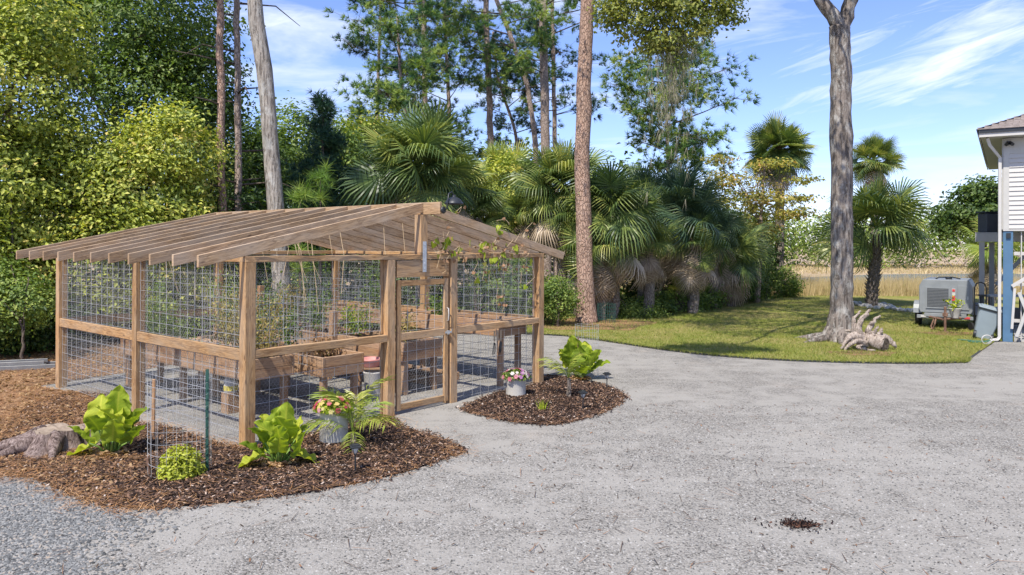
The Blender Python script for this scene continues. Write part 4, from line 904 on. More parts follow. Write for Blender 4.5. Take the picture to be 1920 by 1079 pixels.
# driftwood root
o = thing('driftwood_root', G(1622, 657), 'bleached driftwood root stump with upright prongs on the lawn edge', 'driftwood'); g = np.random.default_rng(12)
def limb(name, pts, rad, mat=M['drift']):
    m = MB(); p = trunk_path(pts, 14, .014, g); m.tube(p, np.interp(np.linspace(0, 1, 15), np.linspace(0, 1, len(rad)), rad), 12, jit=.17, rg=g); m.build(name, mat, o, True)
limb('trunk', [(-.02, .28, .24), (.16, .02, .22), (.33, -.24, .17)], [.17, .18, .165])
m = MB(); m.lathe([(0, 0), (.155, 0), (.15, .02), (0, .02)], 20); m.build('cut_face', M['bark_dark'], o, loc=(.338, -.258, .17), rot=(R(95), 0, R(28)))
for pts, rad in (([(-.02, .1, .2), (-.13, .06, .42), (-.07, .03, .62), (.03, .0, .76), (.10, -.02, .84)], [.13, .09, .07, .05, .02]),
    ([(-.06, .14, .2), (-.2, .12, .45), (-.16, .12, .66), (-.04, .12, .80)], [.11, .07, .055, .018]),
    ([(.08, .08, .25), (.10, .05, .44), (.20, .02, .60), (.32, .0, .72)], [.10, .07, .05, .02]),
    ([(.05, .16, .22), (.16, .14, .42), (.27, .14, .60), (.30, .12, .68)], [.08, .055, .035, .012]),
    ([(.16, -.02, .3), (.20, -.05, .42), (.24, -.08, .50)], [.07, .045, .015]), ([(.22, -.06, .28), (.30, -.06, .38), (.33, -.04, .46)], [.07, .05, .02]),
    ([(-.0, .05, .2), (-.24, -.02, .30), (-.42, -.06, .2), (-.55, -.1, .02)], [.15, .10, .07, .02]), ([(-.0, .0, .14), (-.22, -.1, .20), (-.42, -.14, .1), (-.5, -.16, .0)], [.11, .06, .045, .02]),
    ([(-.02, -.02, .10), (-.2, -.14, .08), (-.1, -.25, .04), (.1, -.3, .03)], [.08, .05, .04, .02]), ([(.16, .12, .22), (.42, .06, .26), (.58, .0, .15), (.64, -.04, .06)], [.13, .10, .07, .03]), ([(-.02, .12, .25), (-.16, .2, .36), (-.34, .22, .38)], [.09, .06, .02])):
    limb('prong', [(x*1.12, y, z*1.16) for x, y, z in pts], [q_*.86 for q_ in rad])
m = MB(); c = G(1620, 664); V = [(c.x+math.cos(a)*.75*(1+.2*math.sin(3*a)), c.y+math.sin(a)*.42*(1+.2*math.sin(5*a))) for a in np.arange(20)*.314]
sheet('pine_straw_patch', V, .022, M['strawg'])
c = G(1100, 609); V = [(c.x+math.cos(a)*2.1*(1+.2*math.sin(3*a)), c.y+math.sin(a)*1.8*(1+.15*math.sin(5*a))) for a in np.arange(24)*.262]; sheet('pine_straw_patch', V, .022, M['strawg'])
c = G(1790, 627); V = [(c.x+math.cos(a)*1.0*(1+.2*math.sin(3*a)), c.y+math.sin(a)*.5*(1+.15*math.sin(5*a))) for a in np.arange(24)*.262]; sheet('bare_earth_patch', V, .022, M['strawg'])
# ------------------------------------------------------------------ trailer mounted generator
tl = G(1772, 618); o = thing('generator_trailer', tl, 'grey towable generator trailer parked on the lawn by the house', 'trailer', None, R(-33))
m = MB()      # housing with chamfered top edges
sec = [(-.66, .48), (.66, .48), (.70, .56), (.70, 1.28), (.60, 1.47), (-.60, 1.47), (-.70, 1.28), (-.70, .56)]
V = [(x, .1, z) for x, z in sec]+[(x*1.0, 2.2, z) for x, z in sec]; n = 8
m.add(V, [tuple(range(n)), tuple(range(n, 2*n))[::-1]]+[(i, i+n, (i+1) % n+n, (i+1) % n) for i in range(n)]); m.build('housing', M['trailer'], o, bevel=.012)
m = MB(); m.box((-.20, .085, .93), (.56, .02, .56)); rad_ = m.build('radiator_grille', M['trailer_dark'], o)
m = MB()
for k in range(12): m.box((-.20, .07, .68+k*.045), (.54, .01, .008))
m.build('slat', M['trailer'], rad_)
m = MB()
for s in (-1, 1): m.box((-.20+s*.30, .083, .93), (.035, .03, .64))
for s in (-1, 1): m.box((-.20, .083, .93+s*.30), (.565, .03, .035))
m.build('grille_frame', M['trailer'], rad_)
m = MB(); m.box((.47, .083, .95), (.30, .02, .72)); dr = m.build('side_door', M['trailer'], o, bevel=.004)
m = MB(); m.box((.58, .065, .95), (.02, .02, .10)); m.build('door_handle', M['steel'], dr)
m = MB(); m.box((.215, .075, 1.12), (.085, .03, .20)); m.build('warning_plate', M['white'], o)
m = MB(); m.box((.215, .055, 1.17), (.07, .02, .07)); m.box((.215, .055, .93), (.08, .02, .14)); m.build('reflector', M['red'], o)
m = MB(); m.tube([(-.3, .8, 1.48), (-.2, .7, 1.53), (0, .9, 1.53), (.15, .7, 1.54), (.35, .85, 1.49)], .018, 6); m.lathe([(0, 1.47), (.09, 1.47), (.09, 1.53), (0, 1.54)], 14, (.05, .8, 0)); m.build('exhaust_cap', M['black'], o)
m = MB(); m.box((0, 1.1, .42), (1.1, 2.3, .10)); m.box((0, .02, .36), (1.5, .08, .10)); m.build('chassis', M['trailer'], o, bevel=.006)
for s in (-1, 1):
    m = MB(); ar = []; 
    for k in range(9):
        a = math.pi*k/8; ar.append((math.cos(a)*.42, math.sin(a)*.36))
    V = [(s*.66, 1.0+y, .42+z) for y, z in ar]+[(s*.90, 1.0+y, .42+z) for y, z in ar]
    Fq = [(k, k+1, k+10, k+9) for k in range(8)]+[tuple(range(9)), tuple(range(9, 18))[::-1], (0, 9, 17, 8)]; m.add(V, Fq); m.build('fender', M['trailer'], o)
    m = MB(); m.lathe([(0, -.09), (.22, -.09), (.30, -.075), (.31, 0), (.30, .075), (.22, .09), (0, .09)], 24); wh = m.build('wheel', M['rubber'], o, True, loc=(s*.78, 1.0, .31), rot=(0, R(90), 0))
    m = MB(); m.lathe([(0, -.095), (.12, -.095), (.15, -.07), (.15, .07), (.12, .095), (0, .095)], 16); m.build('rim', M['trailer'], wh, True)
    m = MB(); m.tube([(s*.42, .0, .36), (0, -1.0, .38)], .035, 4); m.build('tongue', M['rust'], o)
    m = MB(); m.box((s*.57, -.03, .37), (.14, .03, .06)); m.build('tail_light', M['red'] if s > 0 else M['white'], o)
m = MB(); m.tube([(.06, -1.0, .03), (.06, -1.0, .75)], .035, 8); m.box((.06, -1.0, .02), (.16, .16, .03)); m.box((.06, -1.0, .52), (.13, .10, .10)); m.build('jack', M['rust'], o, bevel=.003)
m = MB(); m.tube([(-.25, -.4, .37), (-.33, -.55, .12), (-.28, -.7, .04), (-.22, -.75, .2), (-.2, -.6, .36)], .022, 6); m.build('safety_chain', M['rust'], o)
o2 = crock('urn', tl+Vector((-.12, -.72, .40)), .17, .30, 'off white urn with a small green plant standing on the trailer tongue', M['offwhite'], .55)
g = np.random.default_rng(2); C = g.normal(0, .1, (90, 3))+[0, 0, .40]; V, Fc, r = leaves(C, .10, .8, None, g); link('foliage', npmesh('foliage', V, Fc, M['leaf_bright'], r), o2)

# ------------------------------------------------------------------ house corner on the right
hc = G(1880, 641); hx = Vector((.838, -.545, 0)); hrz = math.atan2(hx.y, hx.x)
house = thing('house', hc, 'raised white house corner with lap siding, hip roof and blue piling at the right edge', 'house', None, hrz)
HZ0, HZ1 = 2.93, 5.30
beam('piling', (.11, .11, 0), (.11, .11, HZ0-.03), .22, .22, M['blue'], house, up=(0, 1, 0))
beam('piling', (3.6, .11, 0), (3.6, .11, HZ0-.03), .22, .22, M['blue'], house, up=(0, 1, 0))
beam('piling', (.11, 4.5, 0), (.11, 4.5, HZ0-.03), .22, .22, M['blue'], house, up=(0, 1, 0))
m = MB(); m.box((4.5, 4.5, (HZ0+HZ1)/2+.0), (8.98, 8.98, HZ1-HZ0)); m.build('wall_core', M['offwhite'], house)
bh_ = .122; nb_ = 16; SB = {}
for side in (0, 1):
    for k in range(nb_):
        key = 0
        if key not in SB:
            mm = MB(); mm.add([(0, 0, 0), (8.8, 0, 0), (8.8, -.004, bh_+.01), (0, -.004, bh_+.01), (0, -.036, 0), (8.8, -.036, 0), (8.8, -.008, bh_+.01), (0, -.008, bh_+.01)], [(4, 5, 6, 7), (0, 4, 7, 3), (0, 1, 5, 4), (3, 7, 6, 2), (1, 2, 6, 5)]); SB[key] = mm.mesh('siding_board', M['white'])
        z = HZ0+.02+k*bh_
        if side == 0: link('siding_board', SB[key], house, (.13, .0, z))
        else: link('siding_board', SB[key], house, (.0, 8.95, z), (0, 0, R(-90)))
for pos, d in (((.065, -.012, (HZ0+HZ1)/2), (.13, .03, HZ1-HZ0)), ((-.016, .065, (HZ0+HZ1)/2), (.03, .13, HZ1-HZ0))):
    m = MB(); m.box(pos, d); m.build('corner_trim', M['offwhite'], house)
m = MB(); m.box((4.56, -.012, HZ1-.20), (8.86, .028, .40)); m.build('frieze_board', M['offwhite'], house)
m = MB(); m.box((4.5, -.005, HZ0-.02), (9.0, .04, .04)); m.build('skirt_trim', M['white'], house)
# soffit, fascia, gutter, hip roof
ov = .52; z1 = HZ1
m = MB(); m.box((4.5, 4.5, z1+.03), (9+2*ov-.06, 9+2*ov-.06, .03)); m.build('soffit', M['offwhite'], house)
for pos, d in (((4.5, -ov, z1+.10), (9+2*ov, .03, .18)), ((-ov, 4.5, z1+.10), (.03, 9+2*ov-.034, .18))):
    m = MB(); m.box(pos, d); m.build('fascia', M['white'], house)
m = MB(); a0, b0 = -ov-.05, 9+ov+.05; rz_ = z1+.20; apex = rz_+(4.5+ov)*.42
V = [(a0, a0, rz_), (b0, a0, rz_), (b0, b0, rz_), (a0, b0, rz_), (4.5, 4.5, apex)]; m.add(V, [(0, 1, 4), (1, 2, 4), (2, 3, 4), (3, 0, 4), (3, 2, 1, 0)]); roof = m.build('roof', M['shingle'], house)
m = MB(); nrm = .42
for side in (0, 1):
    for k in range(22):
        d0 = k*.16; x0, x1 = a0+d0, b0-d0; g2 = np.random.default_rng(k)
        xs = x0
        while xs < x1-.1:
            w = min(.30, x1-xs); y0 = a0+d0-.02; zz = rz_+d0*nrm
            V = [(xs+.004, y0, zz+.018), (xs+w-.004, y0, zz+.018), (xs+w-.004, y0+.18, zz+.18*nrm+.006), (xs+.004, y0+.18, zz+.18*nrm+.006), (xs+.004, y0, zz+.002), (xs+w-.004, y0, zz+.002)]
            if side: V = [(b, a, c) for a, b, c in V]
            m.add(V, [(0, 1, 2, 3) if not side else (3, 2, 1, 0), (4, 5, 1, 0) if not side else (0, 1, 5, 4)]); xs += w
m.build('shingles', M['shingle'], roof, kind='stuff')
m = MB(); m.box((4.5, -ov-.035, rz_-.045), (9+2*ov, .02, .09)); m.box((-ov-.035, 4.5, rz_-.045), (.02, 9+2*ov, .09)); m.build('drip_edge', M['black'], house)
m = MB(); m.tube([(-.35, -.38, z1+.0), (-.30, -.30, z1-.18), (-.075, -.075, z1-.50), (-.075, -.075, .35), (-.075, -.075, .12), (-.12, -.12, .05), (-.28, -.24, .03)], .05, 4); m.build('downspout', M['white'], house)
m = MB(); m.box((.12, -.07, z1-.12), (.10, .08, .08)); m.tube([(.10, -.1, z1-.14), (.06, -.2, z1-.18)], .045, 8); m.tube([(.16, -.1, z1-.14), (.20, -.2, z1-.18)], .045, 8); m.build('flood_light', M['black'], house)
m = MB(); m.box((.12, -.02, HZ0-.16), (.10, .05, .13)); m.build('junction_box', M['black'], house)
m = MB(); m.box((4.6, 4.6, .02), (8.7, 8.7, .08)); m.build('slab', M['concrete'], house)
for k in range(6): beam('enclosure_board', (.40+k*.17, .12, .06), (.40+k*.17, .12, HZ0-.05), .135, .025, M['white'], house, up=(1, 0, 0))
for z in (.55, 1.5, 2.3): beam('enclosure_rail', (.24, .15, z), (1.5, .15, z), .03, .09, M['white'], house)
beam('handrail', (.20, -.05, 1.45), (1.6, -.05, 2.5), .05, .09, M['white'], house); beam('handrail', (.20, -.05, .35), (.26, -.05, 1.40), .05, .06, M['white'], house)
beam('brace', (.3, -.02, .15), (.75, -.02, 1.6), .04, .08, M['offwhite'], house); beam('brace', (.75, -.06, .15), (.35, -.06, 1.3), .04, .08, M['offwhite'], house)

# deck behind the house
dk = P(1838, 560, 25.6); dk.z = 0; o = thing('deck', dk, 'raised grey deck on posts behind the house corner', 'deck', None, R(-31))
beam('rim_board', (-.12, 0, 2.78), (3.2, 0, 2.78), .05, .28, M['offwhite'], o); beam('rim_board', (-.12, .028, 2.78), (-.12, 3, 2.78), .05, .28, M['offwhite'], o)
for k in range(9): beam('deck_board', (-.15, .1+k*.15, 2.94), (3.2, .1+k*.15, 2.94), .14, .03, M['offwhite'], o)
for x, y in ((.04, .1), (.35, 1.4), (2.6, .1)): beam('post', (x, y, 0), (x, y, 2.63), .16, .16, M['offwhite'] if x < .1 else M['trailer'], o, up=(0, 1, 0))
beam('brace', (.45, .2, 1.2), (1.5, .2, 2.5), .09, .12, M['trailer'], o)
o = thing('covered_grill', dk+Vector((.72, .6, 2.96)), 'dark covered grill box standing on the raised deck', 'grill'); m = MB(); m.box((0, 0, .33), (.62, .5, .66)); m.build('cover', M['trailer_dark'], o, bevel=.03); m = MB(); m.box((0, 0, .69), (.70, .56, .05)); m.build('lid', M['black'], o, bevel=.01)
# bench with clutter under the house
bl = P(1860, 600, 22.8); bl.z = 0.06; o = thing('workbench', bl, 'dark workbench with black cooker in the shade under the house', 'workbench')
beam('top', (-.25, 0, .95), (1.1, 0, .95), .6, .05, M['trailer'], o)
for x in (-.18, 1.0): beam('leg', (x, -.2, 0), (x, -.2, .92), .08, .08, M['trailer_dark'], o, up=(0, 1, 0)); beam('leg', (x, .2, 0), (x, .2, .92), .08, .08, M['trailer_dark'], o, up=(0, 1, 0))
m = MB(); m.box((.3, 0, .35), (.9, .5, .5)); m.build('cabinet', M['black'], o, bevel=.01)
# hand truck
hl = P(1838, 600, 22.2); hl.z = .02; o = thing('hand_truck', hl, 'black hand truck with arched handle standing behind the bin', 'hand truck'); m = MB()
m.tube([(-.17, 0, .1), (-.17, 0, 1.25), (-.12, 0, 1.38), (0, 0, 1.42), (.12, 0, 1.38), (.17, 0, 1.25), (.17, 0, .1)], .018, 8); m.build('frame', M['black'], o, True)
for z in (.4, .75, 1.05): m = MB(); m.tube([(-.17, 0, z), (.17, 0, z)], .014, 6); m.build('crossbar', M['black'], o)
m = MB(); m.box((0, -.12, .02), (.38, .25, .012)); m.build('toe_plate', M['black'], o)
for s in (-1, 1): m = MB(); m.lathe([(0, -.03), (.12, -.03), (.12, .03), (0, .03)], 16); m.build('wheel', M['rubber'], o, loc=(s*.2, .1, .12), rot=(0, R(90), 0))
# wheeled bin
bn = G(1840, 634, .02); o = thing('wheeled_bin', bn, 'grey wheeled bin tipped over sideways against the downspout', 'bin', None, R(10)); o.rotation_euler = (R(4), R(15), R(-28))
m = MB(); V = [(x*(.20 if z < .1 else .27), y*(.19 if z < .1 else .25), z) for z in (0, .82) for x, y in ((-1, -1), (1, -1), (1, 1), (-1, 1))]
m.add(V, [(3, 2, 1, 0), (4, 5, 6, 7), (0, 1, 5, 4), (1, 2, 6, 5), (2, 3, 7, 6), (3, 0, 4, 7)]); m.build('body', M['bin'], o, bevel=.025)
m = MB(); m.box((0, 0, .845), (.58, .55, .035)); m.box((0, 0, .87), (.46, .44, .03)); m.build('lid', M['bin'], o, bevel=.012)
m = MB(); m.box((0, 0, .80), (.565, .525, .03)); m.build('rim_band', M['black'], o)
for s in (-1, 1): m = MB(); m.lathe([(0, -.025), (.10, -.025), (.10, .025), (0, .025)], 16); m.build('wheel', M['black'], o, loc=(s*.2, -.22, .10), rot=(0, R(90), 0))
# hose on the grass
m = MB(); hp = [G(1795, 637, .035), G(1812, 638, .035), G(1830, 640, .035), G(1848, 640, .035), G(1862, 637, .035), G(1850, 641, .035), G(1828, 642, .035), G(1815, 640, .035)]; m.tube(trunk_path(hp, 28, .01), .016, 6)
o = m.build('garden_hose', M['hose'], None, True); tag(o, 'green garden hose lying on the grass below the bin', 'hose')
m = MB(); c = G(1848, 638, .12); m.tube([(c.x+math.cos(a)*.13, c.y-.05, c.z+.02+math.sin(a)*.11) for a in np.linspace(0, 6.28, 20)], .013, 6); m.tube([(c.x, c.y-.06, .05), (c.x+.35, c.y-.06, .22)], .012, 6)
o = m.build('hose_coil', M['white'], None, True); tag(o, 'white looped hose in front of the bin base', 'hose')

# ------------------------------------------------------------------ TREES
def rel(ells, loc): return [(tuple(Vector(c)-loc), r) for c, r in ells]
def ell(px, py, Y, rx, ry, rd): return (tuple(P(px, py, Y)), (rx*Y/F_, rd, ry*Y/F_))
def broadleaf(name, loc, label, cat, ells, ncl, per, leaf, spread, mat, seed, trunk=None, bark='bark_dark', tone=.5, inner=.55, group=None, nlimb=10, up=.5, part='crown', flat=.6, lfrom=.5):
    loc = Vector(loc); o = thing(name, loc, label, cat, group); e = rel(ells, loc)
    me, C = crown_mesh(part, e, ncl, per, leaf, spread, M[mat], seed, tone, up, inner, flat, zmin=.02); link(part, me, o)
    g = np.random.default_rng(seed+99)
    if trunk is None: trunk = [((0, 0, -.05), .12), (tuple(Vector(e[0][0])*.5), .09), (e[0][0], .05)]
    pts = [Vector(p) for p, r in trunk]; path = trunk_path(pts, 12, .02, g); rad = np.interp(np.linspace(0, 1, 13), np.linspace(0, 1, len(trunk)), [r for p, r in trunk])
    m = MB(); m.tube(path, rad, 12, jit=.05, rg=g); m.build('trunk', M[bark], o, True)
    m = MB()
    for k in range(nlimb):
        c = Vector(C[int(g.integers(0, len(C)))]); a = path[int(g.integers(int(len(path)*lfrom), len(path)))]; md = (a+c)/2+Vector((0, 0, abs((c-a).length)*.12)); m.tube(trunk_path([a, md, c], 6, .02, g), np.linspace(rad[-1]*.7, .012, 7), 6, rg=g)
    if nlimb: m.build('limbs', M[bark], o, True)
    return o
def px_path(pl, Y, loc):
    return [Vector(P(a, b, Y))-loc for a, b in pl]
def pine(loc, Y, pl, r0, r1, label, zc0, L, nb, ntf, seed, mat='needle', needle=.34, wid=.015, top=None, bark='bark_far', shape=None, group='pines behind the palms', nn=19, dead=0, name='pine_tree', flare=1.25):
    loc = Vector(loc); o = thing(name, loc, label, 'pine tree', group); g = np.random.default_rng(seed)
    pts = [Vector((0, 0, -.05))]+px_path(pl, Y, loc)
    if top: pts.append(Vector(top)-loc)
    path = trunk_path(pts, 26, .015, g); zt = path[-1].z; rad = [r0*(1+(flare-1)*math.exp(-p.z/.5))+(r1-r0)*max(0, p.z)/zt for p in path]
    m = MB(); m.tube(path, rad, 14, jit=.035, rg=g); m.build('trunk', M[bark], o, True)
    Cs = []; Ds = []; mb = MB()
    zs = np.array([p.z for p in path])
    def at(z): k = int(np.clip(np.searchsorted(zs, z), 1, len(zs)-1)); f = (z-zs[k-1])/(zs[k]-zs[k-1]+1e-6); return path[k-1].lerp(path[k], float(np.clip(f, 0, 1)))
    for k in range(nb):
        f = (k+g.random())/nb; z = zc0+(zt-zc0)*f; a = g.random()*6.28; l = L*(shape(f) if shape else math.sin(math.pi*(.12+.80*f))**.7)*(.6+.5*g.random()); b = at(z)
        d = Vector((math.cos(a), math.sin(a), 0)); e1 = b+d*l*.55+Vector((0, 0, l*(.05+.18*g.random()))); e2 = b+d*l+Vector((g.normal(0, .1*l), g.normal(0, .1*l), l*(.10+.35*g.random())))
        mb.tube([b, e1, e2], [max(.014, l*.013), max(.009, l*.008), .006], 5)
        nt = max(4, int(1.15*ntf*l/L*(.6+.8*g.random())))
        for q_ in range(nt):
            t_ = .35+.65*g.random()**.7; base = b.lerp(e1, t_*2) if t_ < .5 else e1.lerp(e2, (t_-.5)*2)
            off = Vector((g.normal(0, .16*l), g.normal(0, .16*l), g.normal(.03*l, .09*l))); p = base+off; mb.tube([base, p], [.010, .006], 3, False)
            Cs.append(tuple(p)); dd = off.normalized()+Vector((0, 0, .5)); Ds.append(tuple(dd.normalized()))
    for k in range(dead):
        z = 2+(zc0-2)*g.random()+1; b = at(z); a = g.random()*6.28; l = .5+1.5*g.random(); mb.tube([b, b+Vector((math.cos(a)*l*.6, math.sin(a)*l*.6, .08*l)), b+Vector((math.cos(a)*l, math.sin(a)*l, g.normal(0, .2)*l))], [.035, .02, .008], 5)
    if mb.n: mb.build('branches', M['bark_dark'], o, True)
    if Cs:
        C = np.array(Cs); D = np.array(Ds); C = np.repeat(C, 5, 0)+g.normal(0, needle*.42, (len(C)*5, 3)); D = np.repeat(D, 5, 0)
        V, Fc, r = tufts(C, D, needle, nn, g, np.clip(np.repeat(g.normal(.5, .2, len(C)//5), 5)+g.normal(0, .1, len(C)), 0, 1), wid); link('crown', npmesh('crown', V, Fc, M[mat], r), o)
    return o

# big foreground oak with the fork, its canopy mostly above the picture
ob = G(1578, 640, .0); LO = ob
oak = thing('oak_tree', ob, 'large grey barked oak forking high up beside the driftwood on the lawn', 'oak tree'); g = np.random.default_rng(21)
def Lp(px, py, Y): return P(px, py, Y)-LO
YO = ob.y
pp = [Vector((0, 0, -.1)), Lp(1577, 600, YO), Lp(1579, 500, YO), Lp(1578, 330, YO), Lp(1577, 190, YO), Lp(1575, 80, YO), Lp(1574, 50, YO)]
path = trunk_path(pp, 36, .012, g); ztp = path[-1].z; m = MB()
V = []; n = 22; fl = [1+.22*math.sin(3*a+1)+.14*math.sin(5*a+2) for a in np.arange(n)*2*np.pi/n]
for p in path:
    z = p.z; r_ = .275-.02*z/ztp+.03*math.exp(-((z-5.3)/.35)**2)
    for j in range(n):
        a = j*2*np.pi/n; k_ = math.exp(-max(z, 0)/.34); rr = r_*(1+.95*k_*fl[j])*(1+g.normal(0, .018)); V.append((p.x+rr*math.cos(a), p.y+rr*math.sin(a), z))
m.add(V, [(i*n+j, i*n+(j+1) % n, (i+1)*n+(j+1) % n, (i+1)*n+j) for i in range(len(path)-1) for j in range(n)]); m.build('trunk', M['bark_oak'], oak, True)
for a, L in ((3.5, 1.0), (4.3, .7), (5.6, .8), (.4, .9), (2.6, .9), (3.0, .6)):
    m = MB(); c, s = math.cos(a), math.sin(a); m.tube([(c*.25, s*.25, .30), (c*.42, s*.42, .10), (c*(.4+L*.6), s*(.4+L*.6), .03), (c*(.4+L), s*(.4+L), -.05)], [.16, .12, .07, .03], 9, jit=.08, rg=g); m.build('root', M['bark_oak'], oak, True)
def olimb(pts, rad, nm='limb'):
    m = MB(); p = trunk_path(pts, 16, .03, g); m.tube(p, np.interp(np.linspace(0, 1, 17), np.linspace(0, 1, len(rad)), rad), 12, jit=.04, rg=g); m.build(nm, M['bark_oak'], oak, True)
fk = Lp(1574, 62, YO)
olimb([fk-Vector((0, 0, .3)), fk, Lp(1556, 25, YO), Lp(1530, -15, YO), Lp(1480, -90, YO), Vector((-2.0, -.6, 12.5)), Vector((-3.2, -1, 14))], [.17, .19, .17, .15, .12, .08, .04])
olimb([fk-Vector((0, 0, .3)), fk, Lp(1588, 25, YO), Lp(1603, -20, YO), Lp(1612, -90, YO), Vector((1.0, .5, 12.5)), Vector((1.6, .8, 14.5))], [.17, .20, .18, .17, .13, .09, .04])
# long bough sweeping left over the drive
bt = P(1240, -10, 14.2)-LO
olimb([Lp(1520, -25, YO), Vector((-1.8, -1.0, 9.9)), Vector((-3.8, -3.4, 9.6)), bt+Vector((.9, .5, .9)), bt], [.10, .085, .06, .04, .02])
olimb([bt+Vector((.9, .5, .9)), P(1300, 10, 14)-LO, P(1375, 12, 14)-LO], [.03, .02, .008]); olimb([bt, P(1210, 60, 14.2)-LO, P(1150, 40, 14.3)-LO], [.02, .015, .006]); olimb([bt, P(1255, 70, 14.1)-LO, P(1268, 200, 14.1)-LO], [.02, .012, .006])
for k in range(10):
    a = g.random()*6.28; s_ = Vector((-1.0+2*g.random(), -.3+.6*g.random(), 10.4+2*g.random())); olimb([s_, s_+Vector((math.cos(a)*1.4, math.sin(a)*1.4, .6)), s_+Vector((math.cos(a)*3.2, math.sin(a)*3.2, 1.0))], [.07, .05, .02])
cr = [((LO.x-.5, LO.y+1, 13.2), (4.6, 4.2, 1.7)), ((LO.x-4.2, LO.y-3.6, 11.2), (2.6, 2.6, .9)), ((LO.x-6.2, LO.y-1.0, 12.2), (2.2, 2.6, 1.0)), ((LO.x+3.2, LO.y+3.0, 14.0), (3.6, 3.6, 1.5)), ((LO.x-3., LO.y+4., 14.0), (3.6, 3.6, 1.5))]
me, C = crown_mesh('crown', rel(cr, LO), 620, 40, .17, .34, M['leaf_oak'], 61, .5); link('crown', me, oak)
for e_ in ((-4.2, -3.6, 11.0), (-6.2, -1.0, 12.0), (-5.2, -3.0, 11.2), (-3.2, -4.4, 11.1), (-3, 4, 13.5), (3.2, 3, 13.6)): olimb([Vector((-.9, -.2, 10.2)), Vector((e_[0]*.5-.4, e_[1]*.5, (10.2+e_[2])/2+.2)), Vector(e_)], [.08, .06, .03])
be = [ell(1230, -20, 14.2, 110, 60, .8), ell(1200, 40, 14.2, 75, 45, .6), ell(1275, 30, 14.1, 70, 55, .6), ell(1345, 5, 14.0, 55, 38, .45), ell(1365, 35, 14, 22, 14, .25), ell(1150, 20, 14.3, 35, 30, .4), ell(1235, 85, 14.1, 45, 35, .4), ell(1278, 110, 14.1, 22, 40, .3)]
me, C = crown_mesh('hanging_bough', rel(be, LO), 330, 26, .085, .11, M['leaf_oak'], 62, .62, inner=.2); link('hanging_bough', me, oak)
q = []; 
for k in range(420):
    c = P(g.normal(1262, 26), 60+abs(g.normal(0, 95)), 14.1)-LO; q.append((c.x, c.y+g.normal(0, .12), c.z))
q = np.array(q); V, Fc, r = tufts(q, np.tile([[0, 0, -1.]], (len(q), 1)), .22, 5, g, g.random(len(q)), .004, .35); link('spanish_moss', npmesh('spanish_moss', V, Fc, M['moss'], r), oak)

# pines
pb = G(1100, 606, .0)
pine(pb, pb.y, [(1097, 520), (1092, 300), (1097, 120), (1102, 0)], .275, .17, 'tall straight reddish barked pine standing alone between enclosure and palms', 12.2, 3.4, 16, 15, 71, top=(pb.x+.4, pb.y, 18), bark='bark_pine', group=None, dead=0, needle=.3, wid=.012, flare=1.35)
lt = G(533, 637, 0)
lean = broadleaf('leaning_tree', lt, 'pale grey leaning tree trunk rising behind the enclosure roof', 'tree', [((-9.2, 20, 13.2), (2.6, 2.6, 1.8)), ((-7.6, 21, 14), (2, 2, 1.4))], 150, 26, .16, .4, 'leaf_mid', 72,
    trunk=[((0, 0, -.1), .27), (tuple(P(528, 560, lt.y)-lt), .235), (tuple(P(518, 390, lt.y)-lt), .205), (tuple(P(508, 250, lt.y)-lt), .20), (tuple(P(497, 140, lt.y)-lt), .195), (tuple(P(476, 0, lt.y)-lt), .185), (tuple(P(462, -70, lt.y)-lt), .17), ((-9.0-lt.x, 0, 12.8), .10)], bark='bark_grey', nlimb=8, lfrom=.93)
def gY(px, Y): p = P(px, 500, Y); p.z = 0; return p
shp = lambda f: .35+.75*math.sin(math.pi*min(1, .15+.8*f))
pine(gY(417, 21), 21, [(416, 420), (414, 200), (412, 0), (412, -150)], .12, .09, 'reddish pine trunk left of its darker neighbour behind the vine mass', 10.5, 2.6, 9, 10, 73, group='pines behind the vine mass', dead=5, bark='bark_pine')
pine(gY(447, 21.8), 21.8, [(447, 420), (446, 200), (444, 60), (440, -150)], .105, .08, 'darker slim pine trunk with bare dead limbs beside the leaning tree', 10.5, 2.6, 9, 10, 74, group='pines behind the vine mass', dead=16)
pine(gY(799, 42), 42, [(799, 350), (797, 200), (795, 60), (794, -90)], .17, .12, 'slender straight pine with bare grey trunk above the largest palm', 13.5, 3.2, 16, 14, 75, shape=shp, dead=8)
pine(gY(764, 39), 39, [(765, 350), (762, 230), (750, 130), (745, 30)], .14, .06, 'leafy spreading pine whose boughs reach furthest left into the sky', 6.6, 3.3, 30, 15, 76, shape=lambda f: .55+.45*math.sin(math.pi*(.2+.7*f)))
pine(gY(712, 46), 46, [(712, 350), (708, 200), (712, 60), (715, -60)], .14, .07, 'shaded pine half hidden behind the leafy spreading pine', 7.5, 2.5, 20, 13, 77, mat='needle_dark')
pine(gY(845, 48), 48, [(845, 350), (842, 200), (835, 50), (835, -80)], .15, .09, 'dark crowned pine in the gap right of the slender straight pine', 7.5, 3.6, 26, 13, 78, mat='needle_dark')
pine(gY(922, 45), 45, [(921, 380), (918, 200), (912, 40), (910, -90)], .21, .15, 'medium pine with pale trunk right of the centre gap', 10.5, 3.8, 22, 14, 79)
pine(gY(1008, 44), 44, [(1006, 320), (992, 180), (958, 70), (915, -40), (895, -110)], .18, .11, 'curving pine leaning left across its neighbours', 9.8, 3.6, 20, 14, 80)
pine(gY(1024, 40), 40, [(1024, 350), (1021, 180), (1018, 0), (1018, -100)], .26, .20, 'stout grey pine trunk just left of the tall reddish pine', 11.2, 3.4, 18, 14, 81, dead=4)
pine(gY(1042, 46), 46, [(1042, 350), (1039, 180), (1036, 30), (1036, -70)], .16, .10, 'thin pine close behind the stout grey pine trunk', 9.0, 3.4, 24, 13, 82, mat='needle_dark')
